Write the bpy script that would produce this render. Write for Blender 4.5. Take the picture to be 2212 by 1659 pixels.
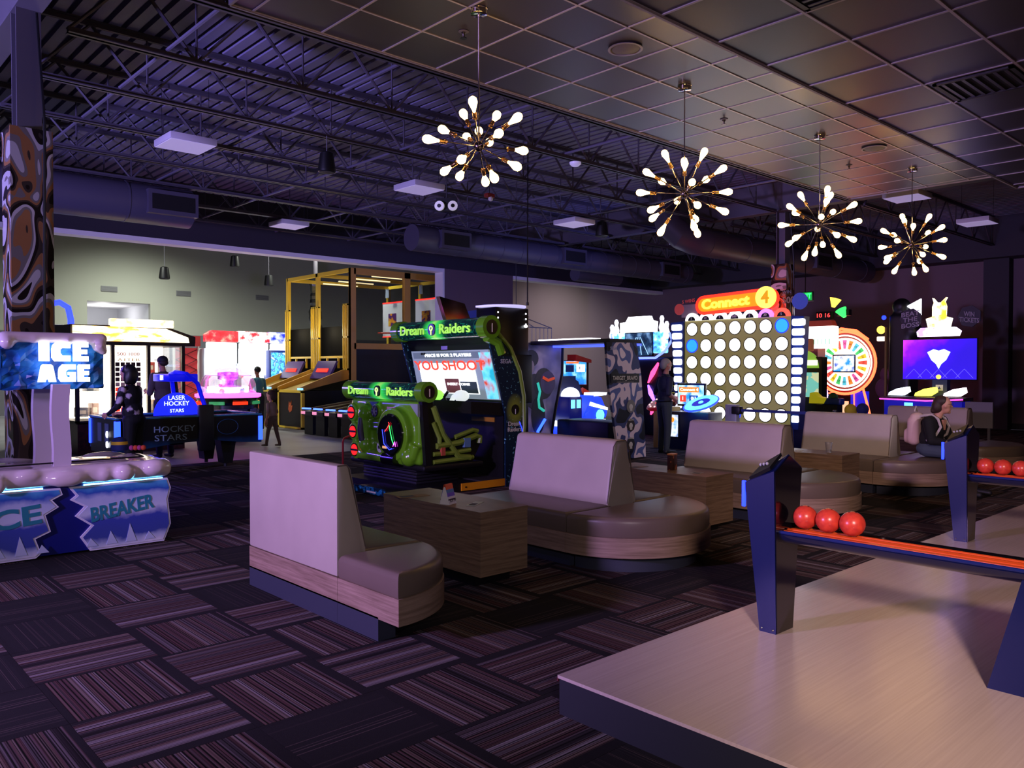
import bpy, bmesh, math, random
from mathutils import Vector, Matrix
random.seed(7)
PI = math.pi
for o in list(bpy.data.objects): bpy.data.objects.remove(o)
S = bpy.context.scene
COL = S.collection

# ------------------------------------------------------------------ camera
YAW = math.radians(47.36); PITCH = math.atan((797.0 - 829.5) / 1753.0)
FWD = Vector((math.cos(YAW) * math.cos(PITCH), math.sin(YAW) * math.cos(PITCH), math.sin(PITCH)))
cd = bpy.data.cameras.new('camera'); cam = bpy.data.objects.new('camera', cd); COL.objects.link(cam)
cam.location = (0, 0, 1.58); cam.rotation_euler = FWD.to_track_quat('-Z', 'Y').to_euler()
cd.sensor_width = 36; cd.lens = 1753 / 2212 * 36; cd.clip_start = 0.05; cd.clip_end = 200
S.camera = cam

# ------------------------------------------------------------------ world, exposure
W = bpy.data.worlds.new('world'); S.world = W; W.use_nodes = True
W.node_tree.nodes['Background'].inputs[0].default_value = (0.13, 0.115, 0.17, 1)
W.node_tree.nodes['Background'].inputs[1].default_value = 0.24
S.view_settings.view_transform = 'Standard'; S.view_settings.look = 'None'
S.view_settings.gamma = 1; S.view_settings.use_curve_mapping = False
S.view_settings.exposure = 0.0
try:
    S.cycles.use_denoising = True; S.cycles.max_bounces = 6; S.cycles.sample_clamp_indirect = 4.0
    S.cycles.caustics_reflective = False; S.cycles.caustics_refractive = False
except Exception: pass

# ------------------------------------------------------------------ coloured wash lamps of the bowling hall, plus added fill spots
def spot(name, loc, aim, col, power, angle=70, blend=.6, r=.12):
    l = bpy.data.lights.new(name, 'SPOT'); l.color = col; l.energy = power
    l.spot_size = math.radians(angle); l.spot_blend = blend; l.shadow_soft_size = r
    o = bpy.data.objects.new(name, l); COL.objects.link(o); o.location = loc
    o.rotation_euler = (Vector(aim) - Vector(loc)).to_track_quat('-Z', 'Y').to_euler(); return o
def lamp(name, loc, col, power, r=.1):
    l = bpy.data.lights.new(name, 'POINT'); l.color = col; l.energy = power; l.shadow_soft_size = r
    o = bpy.data.objects.new(name, l); COL.objects.link(o); o.location = loc; return o
spot('wash_lamp_lavender', (-4.2, 5.3, 2.45), (5, 5.0, .75), (.60, .38, 1.0), 3300, 58, .7, .25)
spot('wash_lamp_pink', (-1.5, -2.5, 3.5), (4.9, .5, 0), (1.0, .70, .62), 2900, 44, .8, .25)
spot('wash_lamp_violet', (-5, 7.5, 2.4), (5, 12, 5.4), (.42, .34, 1.0), 5200, 75, .9, .3)
spot('wash_lamp_blue', (1.5, 17.5, 2.9), (6, 10.8, 0), (.16, .08, 1.0), 900, 60, .9, .2)
spot('wash_lamp_duct_blue', (15.5, 9.8, 3.4), (14.6, 14.4, 4.3), (.15, .2, 1.0), 260, 70, .9, .1)
spot('fill_spot_soft', (-2.5, -4, 3.4), (2.2, 4.2, 0), (.95, .82, .95), 760, 62, 1, .4)  # unseen soft fill, added to lift the front carpet and general ambience

spot('fill_spot_camo', (7.5, -3.5, 3.5), (12.2, 9.2, 1.2), (.92, .82, 1.0), 1500, 24, .9, .15)  # unseen narrow spot added to brighten the camouflage cabinet

# ------------------------------------------------------------------ materials
def lin(h):
    if not isinstance(h, str): return tuple(h)[:3]
    c = [int(h[i:i + 2], 16) / 255 for i in (0, 2, 4)]
    return tuple(x / 12.92 if x <= .04045 else ((x + .055) / 1.055) ** 2.4 for x in c)
MC = {}
def M(name, col='808080', rough=.5, metal=0, emit=None, es=0, trans=0, alpha=1, coat=0, spec=.5, ior=1.45):
    if name in MC: return MC[name]
    m = bpy.data.materials.new(name); m.use_nodes = True; b = m.node_tree.nodes['Principled BSDF']
    b.inputs['Base Color'].default_value = (*lin(col), 1); b.inputs['Roughness'].default_value = rough
    b.inputs['Metallic'].default_value = metal; b.inputs['IOR'].default_value = ior
    b.inputs['Specular IOR Level'].default_value = spec
    if emit is not None:
        b.inputs['Emission Color'].default_value = (*lin(emit), 1); b.inputs['Emission Strength'].default_value = es
    if trans: b.inputs['Transmission Weight'].default_value = trans
    if alpha < 1: b.inputs['Alpha'].default_value = alpha
    if coat: b.inputs['Coat Weight'].default_value = coat; b.inputs['Coat Roughness'].default_value = .08
    MC[name] = m; return m
def E(name, col='ffffff', es=3.0): return M(name, col, .6, 0, col, es)
class NT:
    """tiny node-tree helper"""
    def __init__(s, name, **k):
        s.m = M(name, **k); s.t = s.m.node_tree; s.b = s.t.nodes['Principled BSDF']
    def n(s, typ, **props):
        x = s.t.nodes.new(typ)
        for k, v in props.items(): setattr(x, k, v)
        return x
    def l(s, a, b): s.t.links.new(a, b)
    def math(s, op, a, b=None):
        x = s.n('ShaderNodeMath', operation=op)
        for i, v in enumerate((a, b)):
            if v is None: continue
            if isinstance(v, (int, float)): x.inputs[i].default_value = v
            else: s.l(v, x.inputs[i])
        return x.outputs[0]
    def ramp(s, fac, stops, interp='LINEAR'):
        r = s.n('ShaderNodeValToRGB'); r.color_ramp.interpolation = interp; e = r.color_ramp.elements
        while len(e) < len(stops): e.new(.5)
        for i, (p, c) in enumerate(stops): e[i].position = p; e[i].color = (*lin(c), 1)
        s.l(fac, r.inputs[0]); return r.outputs[0]
    def coords(s, kind='Object', scale=(1, 1, 1), loc=(0, 0, 0), rot=(0, 0, 0)):
        c = s.n('ShaderNodeTexCoord'); mp = s.n('ShaderNodeMapping')
        mp.inputs['Scale'].default_value = scale; mp.inputs['Location'].default_value = loc; mp.inputs['Rotation'].default_value = rot
        s.l(c.outputs[kind], mp.inputs[0]); return mp.outputs[0]
    def noise(s, vec, scale=5, detail=2, rough=.5):
        x = s.n('ShaderNodeTexNoise'); x.inputs['Scale'].default_value = scale; x.inputs['Detail'].default_value = detail
        x.inputs['Roughness'].default_value = rough; s.l(vec, x.inputs['Vector']); return x.outputs['Fac']
    def mix(s, fac, a, b, blend='MIX'):
        x = s.n('ShaderNodeMix', data_type='RGBA', blend_type=blend)
        for sock, v in ((x.inputs['Factor'], fac), (x.inputs['A'], a), (x.inputs['B'], b)):
            if isinstance(v, (int, float)): sock.default_value = v
            elif isinstance(v, (str, tuple)): sock.default_value = (*lin(v), 1)
            else: s.l(v, sock)
        return x.outputs['Result']
    def base(s, c): s.l(c, s.b.inputs['Base Color'])
    def emit(s, c, st): s.l(c, s.b.inputs['Emission Color']); s.b.inputs['Emission Strength'].default_value = st
    def bump(s, h, strength=.2, dist=.01):
        x = s.n('ShaderNodeBump'); x.inputs['Strength'].default_value = strength; x.inputs['Distance'].default_value = dist
        s.l(h, x.inputs['Height']); s.l(x.outputs[0], s.b.inputs['Normal'])

def wood(name, a, b, rot=(0, 0, 0), rough=.42):
    t = NT(name, col=a, rough=rough)
    v = t.coords('Object', (1.2, 1.2, 26), (.3, .1, .2), rot)
    n1 = t.noise(v, 2.2, 5, .62); n2 = t.noise(t.coords('Object', (3, 3, 120), rot=rot), 2, 3, .5)
    c = t.ramp(n1, [(.3, a), (.72, b)]); t.base(t.mix(t.math('MULTIPLY', n2, .35), c, b, 'MULTIPLY')); t.bump(n2, .08, .003)
    return t.m
WOOD = wood('bench_wood_laminate', 'a38a78', '75604f')
WOODT = wood('table_wood_laminate', '9c8065', '6a5340')
def fabric(name, c, rough, bs=220, st=.12):
    t = NT(name, col=c, rough=rough); v = t.coords('Object')
    t.bump(t.noise(v, bs, 2), st, .002); n = t.noise(v, 3, 3)
    t.base(t.mix(t.math('MULTIPLY', n, .22), c, '202020', 'MULTIPLY')); return t.m
VINYL_L = fabric('light_taupe_vinyl', 'aea196', .48)
VINYL_D = fabric('dark_taupe_vinyl', '6b5d52', .36)
BLACK = M('black_paint', '0b0b0d', .45); BLACKG = M('black_gloss', '07070a', .12, coat=.6)
DKGREY = M('dark_grey_paint', '1b1b20', .55); STEEL = M('painted_steel', '5a5660', .55)
NAVY = M('navy_steel', '0a1444', .32); CHROME = M('polished_nickel', 'cfc9c4', .14, 1)
WHITE = M('white_plastic', 'e6e2e0', .4); PLINTH = M('plinth_laminate', '2b2f3e', .5)

# ------------------------------------------------------------------ mesh builder
class MB:
    def __init__(s): s.v = []; s.f = []; s.uv = None
    def add(s, vs, fs):
        o = len(s.v); s.v += [tuple(p) for p in vs]; s.f += [tuple(i + o for i in f) for f in fs]; return s
    def box(s, x0, x1, y0, y1, z0, z1, m=None):
        vs = [Vector((x, y, z)) for z in (z0, z1) for y in (y0, y1) for x in (x0, x1)]
        if m: vs = [m @ p for p in vs]
        return s.add(vs, [(0, 2, 3, 1), (4, 5, 7, 6), (0, 1, 5, 4), (2, 6, 7, 3), (0, 4, 6, 2), (1, 3, 7, 5)])
    def rbox(s, x0, x1, y0, y1, z0, z1, r=.01, seg=2, m=None):
        bm = bmesh.new(); bmesh.ops.create_cube(bm, size=1)
        bmesh.ops.scale(bm, vec=(x1 - x0, y1 - y0, z1 - z0), verts=bm.verts)
        bmesh.ops.translate(bm, vec=((x0 + x1) / 2, (y0 + y1) / 2, (z0 + z1) / 2), verts=bm.verts)
        bmesh.ops.bevel(bm, geom=list(bm.edges), offset=r, segments=seg, affect='EDGES', profile=.5)
        return s.bm(bm, m)
    def bm(s, bm, m=None):
        bm.verts.index_update(); vs = [(m @ v.co) if m else v.co for v in bm.verts]
        s.add(vs, [[v.index for v in f.verts] for f in bm.faces]); bm.free(); return s
    def prism(s, poly, axis, a, b):
        """poly: (p,q) points; axis 'x': p=y,q=z ; 'y': p=x,q=z ; 'z': p=x,q=y ; extruded from a to b"""
        def P(p, q, d): return {'x': (d, p, q), 'y': (p, d, q), 'z': (p, q, d)}[axis]
        n = len(poly); ar = sum(poly[i][0] * poly[(i + 1) % n][1] - poly[(i + 1) % n][0] * poly[i][1] for i in range(n))
        if ar < 0: poly = poly[::-1]
        if axis == 'y': poly = poly[::-1]
        vs = [P(p, q, a) for p, q in poly] + [P(p, q, b) for p, q in poly]
        if b < a: vs = vs[n:] + vs[:n]
        return s.add(vs, [tuple(range(n))[::-1], tuple(range(n, 2 * n))] + [(i, (i + 1) % n, n + (i + 1) % n, n + i) for i in range(n)])
    def cyl(s, p0, p1, r0, r1=None, seg=12, cap=True):
        p0 = Vector(p0); p1 = Vector(p1); r1 = r0 if r1 is None else r1; d = (p1 - p0)
        q = d.to_track_quat('Z', 'Y'); vs = []
        for p, r in ((p0, r0), (p1, r1)):
            for i in range(seg):
                a = 2 * PI * i / seg; vs.append(p + q @ Vector((math.cos(a) * r, math.sin(a) * r, 0)))
        fs = [(i, (i + 1) % seg, seg + (i + 1) % seg, seg + i) for i in range(seg)]
        if cap: fs += [tuple(range(seg))[::-1], tuple(range(seg, 2 * seg))]
        return s.add(vs, fs)
    def tube(s, pts, r, seg=8, closed=False, caps=True):
        pts = [Vector(p) for p in pts]; n = len(pts); rings = []; up = None
        for i, p in enumerate(pts):
            a = pts[(i - 1) % n] if (closed or i) else p; b = pts[(i + 1) % n] if (closed or i < n - 1) else p
            t = (b - a).normalized()
            if up is None:
                up = t.orthogonal().normalized()
            up = (up - t * up.dot(t))
            up = up.normalized() if up.length > 1e-6 else t.orthogonal().normalized()
            w = t.cross(up); rr = r[i] if isinstance(r, (list, tuple)) else r
            rings.append([p + (up * math.cos(2 * PI * k / seg) + w * math.sin(2 * PI * k / seg)) * rr for k in range(seg)])
        vs = [v for R in rings for v in R]; fs = []
        for i in range(n if closed else n - 1):
            j = (i + 1) % n
            fs += [(i * seg + k, i * seg + (k + 1) % seg, j * seg + (k + 1) % seg, j * seg + k) for k in range(seg)]
        if not closed and caps: fs += [tuple(range(seg))[::-1], tuple(range((n - 1) * seg, n * seg))]
        return s.add(vs, fs)
    def lathe(s, prof, seg=20, c=(0, 0, 0), m=None):
        """prof: (r,z) bottom to top"""
        vs = []; fs = []; n = len(prof)
        for r, z in prof:
            for k in range(seg):
                a = 2 * PI * k / seg; p = Vector((math.cos(a) * r, math.sin(a) * r, z)); vs.append((m @ p) if m else p + Vector(c))
        for i in range(n - 1):
            fs += [(i * seg + k, i * seg + (k + 1) % seg, (i + 1) * seg + (k + 1) % seg, (i + 1) * seg + k) for k in range(seg)]
        if prof[0][0] > 1e-5: fs.append(tuple(range(seg))[::-1])
        if prof[-1][0] > 1e-5: fs.append(tuple(range((n - 1) * seg, n * seg)))
        return s.add(vs, fs)
    def ball(s, c, r, seg=16, rings=10, sc=(1, 1, 1)):
        prof = [(math.sin(PI * i / rings), -math.cos(PI * i / rings)) for i in range(rings + 1)]
        prof = [(max(p, 1e-6 if 0 < i < rings else 0), z) for i, (p, z) in enumerate(prof)]
        m = Matrix.Translation(Vector(c)) @ Matrix.Diagonal((r * sc[0], r * sc[1], r * sc[2], 1)); return s.lathe(prof, seg, m=m)
    def disc(s, c, r, n, t=.01, seg=24):
        c = Vector(c); n = Vector(n).normalized(); return s.cyl(c, c + n * t, r, r, seg)
    def text(s, body, size, o, xd=(1, 0, 0), yd=(0, 0, 1), depth=.004, bold=0.0, w=None, shear=0):
        vs, fs = text_mesh(body, bold, shear); o = Vector(o); xd = Vector(xd).normalized(); yd = Vector(yd).normalized(); nd = xd.cross(yd)
        xs = [v[0] for v in vs]; wid = max(xs) - min(xs); sx = size if w is None else w / wid; cx = (max(xs) + min(xs)) / 2
        return s.add([o + xd * (v[0] - cx) * sx + yd * v[1] * size + nd * (v[2] * depth) for v in vs], fs)
    def build(s, name, mat, parent=None, sharp=35, uv=None):
        me = bpy.data.meshes.new(name); me.from_pydata(s.v, [], s.f)
        if any(len(f) == 3 and len(set(f)) < 3 for f in s.f): me.validate()
        me.materials.append(mat)
        if sharp is not None:
            me.polygons.foreach_set('use_smooth', [True] * len(me.polygons))
            try: me.set_sharp_from_angle(angle=math.radians(sharp))
            except Exception: pass
        me.update(); o = bpy.data.objects.new(name, me); COL.objects.link(o)
        if parent is not None: o.parent = parent
        return o
TXT = {}
def text_mesh(body, bold, shear):
    k = (body, bold, shear)
    if k in TXT: return TXT[k]
    c = bpy.data.curves.new('tmp', 'FONT'); c.body = body; c.size = 1.0; c.extrude = .5; c.offset = bold; c.shear = shear
    c.align_x = 'CENTER'; c.align_y = 'CENTER'; c.resolution_u = 3; c.space_line = .9
    o = bpy.data.objects.new('tmp', c); COL.objects.link(o); dg = bpy.context.evaluated_depsgraph_get()
    me = bpy.data.meshes.new_from_object(o.evaluated_get(dg)); r = ([tuple(v.co) for v in me.vertices], [tuple(p.vertices) for p in me.polygons])
    bpy.data.objects.remove(o); bpy.data.curves.remove(c); bpy.data.meshes.remove(me); TXT[k] = r; return r

def tag(o, label, cat, group=None):
    o['label'] = label; o['category'] = cat
    if group: o['group'] = group
    return o
def thing(name, label, cat, loc=(0, 0, 0), rz=0, group=None):
    o = bpy.data.objects.new(name, None); COL.objects.link(o); o.empty_display_size = .1
    o.location = loc; o.rotation_euler = (0, 0, rz); return tag(o, label, cat, group)
def struct(o): o['kind'] = 'structure'; return o
def dup(root, loc, rz=0, label=None, group=None):
    r = root.copy(); COL.objects.link(r); r.location = loc; r.rotation_euler = (0, 0, rz)
    if label: r['label'] = label
    if group: r['group'] = group
    for ch in list(root.children):
        c = ch.copy(); COL.objects.link(c); c.parent = r
        for g in ch.children:
            d = g.copy(); COL.objects.link(d); d.parent = c
    return r
FX = -PI / 2      # a thing whose front looks towards -X; local x = right, y = depth, z = up
def B(name, mat, parent, *boxes, r=0):
    m = MB()
    for b in boxes: m.rbox(*b, r=r) if r else m.box(*b)
    return m.build(name, mat, parent)
# ================================================================== SETTING
XE, YH, YB, HB = 24.0, 18.0, 32.0, 4.38
CONC = NT('concrete_floor', col='6f6d70', rough=.42)
v = CONC.coords('Object'); n = CONC.noise(v, .9, 4); CONC.base(CONC.ramp(n, [(.3, '6a686c'), (.7, '85838a')]))
floor = struct(B('floor', CONC.m, None, (-10, XE, -10, YB, -.12, -.008)))
CAR = NT('striped_carpet', col='2a2628', rough=.95, spec=.15)
uvn = CAR.n('ShaderNodeUVMap'); sx = CAR.n('ShaderNodeSeparateXYZ'); CAR.l(uvn.outputs[0], sx.inputs[0])
at = CAR.n('ShaderNodeAttribute', attribute_name='rnd'); rnd = at.outputs['Fac']; u = sx.outputs[0]; vv = sx.outputs[1]
cv = CAR.n('ShaderNodeCombineXYZ'); CAR.l(CAR.math('ADD', CAR.math('MULTIPLY', u, 1.0), CAR.math('MULTIPLY', rnd, 37.0)), cv.inputs[0])
def one_d(sc, d=2):
    x = CAR.n('ShaderNodeTexNoise', noise_dimensions='1D'); x.inputs['Scale'].default_value = sc; x.inputs['Detail'].default_value = d
    CAR.l(cv_w, x.inputs['W']); return x.outputs['Fac']
cv_w = CAR.math('ADD', u, CAR.math('MULTIPLY', rnd, 37.0))
big = one_d(7, 2); fine = one_d(60, 2)
colr = CAR.ramp(big, [(.30, '2c2629'), (.42, '6e6468'), (.5, '5a3c3e'), (.58, '7d6a62'), (.68, '958b90')])
lines = CAR.ramp(fine, [(.40, '181618'), (.56, 'ffffff')])
stripes = CAR.mix(1.0, colr, lines, 'MULTIPLY')
sparse = CAR.ramp(one_d(34, 1), [(.62, '262427'), (.66, '6b5a58'), (.70, '262427')])
isdark = CAR.math('LESS_THAN', CAR.math('FRACT', CAR.math('MULTIPLY', rnd, 7.31)), .27)
c = CAR.mix(isdark, stripes, sparse)
mg = CAR.math('MULTIPLY', CAR.math('GREATER_THAN', u, .05), CAR.math('LESS_THAN', u, .90))
c = CAR.mix(mg, '232124', c)
pile = CAR.noise(CAR.coords('Object'), 420, 1); c = CAR.mix(CAR.math('MULTIPLY', pile, .55), c, '0c0a0c', 'MULTIPLY')
CAR.base(c); CAR.bump(pile, .5, .004)
T = .60; TX0, TY0 = 1.58, 3.37; YC = 13.57
def carpet_mesh(name, cells):
    vs, fs, uvs, rn = [], [], [], []
    g = .0012; h = .008
    for x, y, ver, r in cells:
        b = len(vs); x0, x1, y0, y1 = x + g, x + T - g, y + g, y + T - g
        vs += [(x0, y0, 0), (x1, y0, 0), (x1, y1, 0), (x0, y1, 0), (x0, y0, -h), (x1, y0, -h), (x1, y1, -h), (x0, y1, -h)]
        fs += [(b, b + 1, b + 2, b + 3), (b + 4, b + 5, b + 1, b), (b + 5, b + 6, b + 2, b + 1), (b + 6, b + 7, b + 3, b + 2), (b + 7, b + 4, b, b + 3)]
        q = [(0, 0), (1, 0), (1, 1), (0, 1)] if ver else [(0, 0), (0, 1), (1, 1), (1, 0)]
        if r > .5: q = [(1 - a, b_) for a, b_ in q]
        q8 = q + q; uvs += q8; rn += [r] * 8
    me = bpy.data.meshes.new(name); me.from_pydata(vs, [], fs); ul = me.uv_layers.new(name='UVMap')
    for lp in me.loops: ul.data[lp.index].uv = uvs[lp.vertex_index]
    a = me.attributes.new('rnd', 'FLOAT', 'POINT'); a.data.foreach_set('value', rn); me.materials.append(CAR.m); return me
cells = []
for i in range(-12, 38):
    for j in range(-10, 17):
        x, y = TX0 + i * T, TY0 + j * T
        if x + T > XE or y + T > YC + .01 or (x > 2.65 and y + T < 2.58 and not (x < 2.8)): continue
        if x > 2.7 and y < 1.9: continue
        cells.append((x, y, (i + j) % 2 == 0))
def vis(c):
    p = Vector((c[0] + .3, c[1] + .3, -1.58)); w = p.dot(FWD); r = p.dot(Vector((math.sin(YAW), -math.cos(YAW), 0)))
    return w > .5 and abs(r) < .66 * w + .5
cells.sort(key=lambda c: (not vis(c), math.hypot(c[0], c[1])))
tm = {}
for k, (x, y, ver) in enumerate(cells[:300]):
    key = (ver, random.randrange(14))
    if key not in tm: tm[key] = carpet_mesh('carpet_tile', [(0, 0, ver, random.random())])
    o = bpy.data.objects.new('carpet_tile', tm[key]); COL.objects.link(o); o.location = (x, y, 0); o.parent = floor
rest = bpy.data.objects.new('carpet_tile_field', carpet_mesh('carpet_tile_field', [(x, y, w_, random.random()) for x, y, w_ in cells[300:]]))
COL.objects.link(rest); rest.parent = floor; rest['kind'] = 'stuff'

# walls
OLIVE = M('olive_grey_wall_paint', '8f9186', .7); GREYW = M('grey_wall_paint', '5d5c64', .7)
MAUVE = M('mauve_wall_paint', '6b5862', .7); DKWALL = M('dark_upper_wall_paint', '33303c', .75)
WHT_EDGE = M('white_trim_paint', 'f2f0f6', .5)
def wallbox(name, mat, *b): return struct(B(name, mat, None, *b))
hd = wallbox('wall_header', DKWALL, (-10, XE, YH, YH + .3, HB, 5.6))
struct(B('trim_1', WHT_EDGE, None, (-10, 13.96, YH - .02, YH + .32, HB - .1, HB)))
struct(B('trim_2', WHT_EDGE, None, (16.62, XE, YH - .02, YH + .32, HB - .1, HB)))
wallbox('wall_pier', MAUVE, (13.99, 16.6, YH - .01, YH + .31, 0, HB))
struct(B('trim_3', WHT_EDGE, None, (13.93, 13.99, YH - .03, YH + .33, 0, HB)))
# back wall with the lit opening into a side room
RX0, RX1, RZ1 = 8.6, 10.8, 4.05
wallbox('wall_back', OLIVE, (-10, RX0, YB, YB + .2, 2.9, 7), (RX1, 42, YB, YB + .2, 2.9, 7), (RX0, RX1, YB, YB + .2, RZ1, 7))
wallbox('wall_back_lower', GREYW, (-10, RX0, YB - .02, YB + .2, 0, 2.9), (RX1, 42, YB - .02, YB + .2, 0, 2.9), (RX0, RX1, YB - .02, YB + .2, 0, 1.9))
wallbox('wall_recess', M('white_wall_paint', 'b9bcc4', .7), (RX0 - .1, RX0, YB + .2, YB + 4, 1.8, RZ1), (RX1, RX1 + .1, YB + .2, YB + 4, 1.8, RZ1), (RX0, RX1, YB + 3.9, YB + 4, 1.8, RZ1))
struct(B('ceiling_recess', M('white_ceiling_paint', 'd8d8dc', .7), None, (RX0 - .1, RX1 + .1, YB + .2, YB + 4, RZ1, RZ1 + .1)))
struct(B('floor_recess', CONC.m, None, (RX0 - .1, RX1 + .1, YB + .2, YB + 4, 1.7, 1.8)))
lamp('recess_lamp', (9.7, YB + 2, 3.6), (1, .95, .9), 60, .1)
wallbox('wall_east', MAUVE, (XE, XE + .2, -10, YB, 0, 5.6))
struct(B('baseboard_east', M('dark_baseboard', '22202a', .5), None, (XE - .02, XE, -10, YH, 0, .16)))
wallbox('wall_east_pilaster', DKWALL, (XE - .35, XE, 6.75, 7.35, 0, 4.9))
wallbox('wall_east_dark_band', DKWALL, (XE - .7, XE, -10, YH, 4.45, 5.6))  # dark box put in for the unlit open space above the wall
wallbox('wall_south', DKGREY, (-10, XE, -10.2, -10, 0, 5.6)); wallbox('wall_west', DKGREY, (-10.2, -10, -10, YB, 0, 7))
wallbox('wall_back_east', OLIVE, (42, 42.2, YH, YB, 0, 7))
struct(B('floor_back_east', CONC.m, None, (XE, 42, YH, YB, -.12, -.008)))
struct(B('ceiling_back', M('grey_ceiling_paint', '55545a', .8), None, (-10, 42, YH + .3, YB + .2, 6.6, 6.8)))
# lighting of the arcade's back room (its own ceiling lamps, above the header line)
for k, (x, y) in enumerate([(6, 22.5), (13, 23), (21, 23), (10, 28.5)]):
    l = spot('arcade_room_lamp', (x, y, 6.4), (x, y + 1.5, 0), (.95, 1.0, .88), 2100, 150, 1, .3)

# roof deck
DECK = M('roof_deck_paint', '767190', .6)
m = MB(); per, dp = .19, .055; prof = []; x = -10.0
while x < XE:
    prof += [(x, 5.5), (x + .125, 5.5), (x + .14, 5.5 + dp), (x + .175, 5.5 + dp)]; x += per
n = len(prof); vs = [(px, -10, pz) for px, pz in prof] + [(px, YH, pz) for px, pz in prof]
m.add(vs, [(i, i + 1, n + i + 1, n + i) for i in range(n - 1)]); m.add([(-10, -10, 5.62), (XE, -10, 5.62), (XE, YH, 5.62), (-10, YH, 5.62)], [(0, 1, 2, 3)])
struct(m.build('ceiling_deck', DECK, None, sharp=None))
# open-web joists along X
JST = M('joist_paint', '4a4654', .5)
JY = [7.03 + 1.48 * k for k in range(8)]
def joist(y, x0, x1, label):
    t = thing('roof_joist', label, 'joist', (x0, y, 4.75), 0, 'open web roof joists over the arcade')
    L = x1 - x0
    B('bottom_chord', JST, t, (.25, L - .25, -.055, -.008, 0, .012), (.25, L - .25, -.02, -.008, 0, .06), (.25, L - .25, .008, .055, 0, .012), (.25, L - .25, .008, .02, 0, .06))
    B('top_chord', JST, t, (0, L, -.055, -.008, .735, .747), (0, L, -.02, -.008, .685, .747), (0, L, .008, .055, .735, .747), (0, L, .008, .02, .685, .747))
    p = 1.22; k = 0; x = .25
    dm = um = None
    while x + p < L:
        a = MB().cyl((0, 0, .03), (p / 2, 0, .71), .019, seg=6) if dm is None else None
        if dm is None: dm = a.build('web_member', JST, t); dm.location = (x, 0, 0)
        else: o = dm.copy(); COL.objects.link(o); o.parent = t; o.location = (x, 0, 0)
        if um is None: um = MB().cyl((p / 2, 0, .71), (p, 0, .03), .019, seg=6).build('web_member', JST, t); um.location = (x, 0, 0); vm = MB().cyl((p, 0, .03), (p, 0, .71), .013, seg=6).build('web_post', JST, t); vm.location = (x, 0, 0)
        else:
            for s_ in (um, vm): o = s_.copy(); COL.objects.link(o); o.parent = t; o.location = (x, 0, 0)
        x += p
    return t
GX1, GX2 = 1.79, 15.45
ords = ['nearest the tile ceiling edge', 'framing into the clad column', 'second past the clad column', 'third past the clad column', 'fourth past the clad column', 'fifth past the clad column', 'sixth past the clad column', 'next to the dark header wall']
jx0 = [2.0, 2.0, 2.0, 2.0, 2.0, 2.0, 2.0, 2.0]
for k, y in enumerate(JY): joist(y, GX1 + .1, GX2 - .1, 'painted steel open web joist, ' + ords[k])
for k, y in enumerate(JY): joist(y, GX2 + .1, XE, 'steel joist past the disc board column, ' + ords[k].replace('clad column', 'tall sign'))
for k, y in enumerate(JY[:6]): joist(y, -10, GX1 - .1, 'steel joist across the girder from the arcade, ' + ords[k].replace('clad column', 'swirl column'))
for x in (3.05, 5.0, 6.95, 8.9, 10.85, 12.8):
    tag(MB().tube([(x, 6.3, 4.82), (x, YH - .1, 4.82)], .02, 6).build('bridging_bar', M('bridging_paint', '615d70', .5), None), f'thin lilac bridging bar crossing under the joists, {["by the clad column", "second from the clad column", "third from the clad column", "fourth from the clad column", "fifth from the clad column", "sixth from the clad column"][int((x-3)/1.9)]}', 'bar', 'bridging bars across the joists')
def girder(name, x, label):
    t = thing(name, label, 'beam', (x, -10, 4.82))
    B('bottom_flange', STEEL, t, (-.11, .11, 0, 28, 0, .02)); B('web', STEEL, t, (-.008, .008, 0, 28, .02, .62)); B('top_flange', STEEL, t, (-.11, .11, 0, 28, .62, .64))
girder('roof_girder', GX1, 'deep steel girder resting on the swirl-clad column')
girder('roof_girder', GX2, 'deep steel girder resting on the clad column behind the yellow and red sign')
# columns with mirrored cladding
CL = NT('swirl_mirror_cladding', col='8a8078', rough=.16, metal=.35)
v = CL.coords('Object', (1, 1, .62)); nz_ = CL.n('ShaderNodeTexNoise'); nz_.inputs['Scale'].default_value = 2.3; nz_.inputs['Detail'].default_value = 0; nz_.inputs['Distortion'].default_value = 1.6; CL.l(v, nz_.inputs['Vector'])
fr = CL.math('FRACT', CL.math('MULTIPLY', nz_.outputs['Fac'], 4.2))
CL.base(CL.ramp(fr, [(.0, '2a2420'), (.26, '4a4038'), (.42, 'b07c50'), (.62, '8b8380'), (.78, 'd8d2d6')], 'CONSTANT'))
CL.l(CL.ramp(fr, [(.0, '707070'), (.42, '404040'), (.62, '202020'), (.78, '303030')], 'CONSTANT'), CL.b.inputs['Roughness'])
def column(x, y, label):
    t = thing('clad_column', label, 'column', (x, y, 0))
    B('flange', STEEL, t, (-.1, .1, -.1, -.084, 3.7, 4.82)); B('flange', STEEL, t, (-.1, .1, .084, .1, 3.7, 4.82)); B('web', STEEL, t, (-.006, .006, -.084, .084, 3.7, 4.82))
    for s_, b in (('south', (-.17, .17, -.17, -.16, .0, 3.74)), ('north', (-.17, .17, .16, .17, 0, 3.74)), ('west', (-.17, -.16, -.16, .16, 0, 3.74)), ('east', (.16, .17, -.16, .16, 0, 3.74))):
        B('cladding_panel', CL.m, t, b)
    MB().tube([(.09, -.19, 0), (.085, -.185, 2.2), (.10, -.19, 3.8), (.06, -.12, 4.8)], .012, 6).build('cable', BLACK, t)
    return t
column(GX1, 8.48, 'steel column wrapped in mirrored swirl cladding behind the ice game')
column(GX2 + .1, 8.6, 'clad column rising behind the giant disc board')

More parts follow.
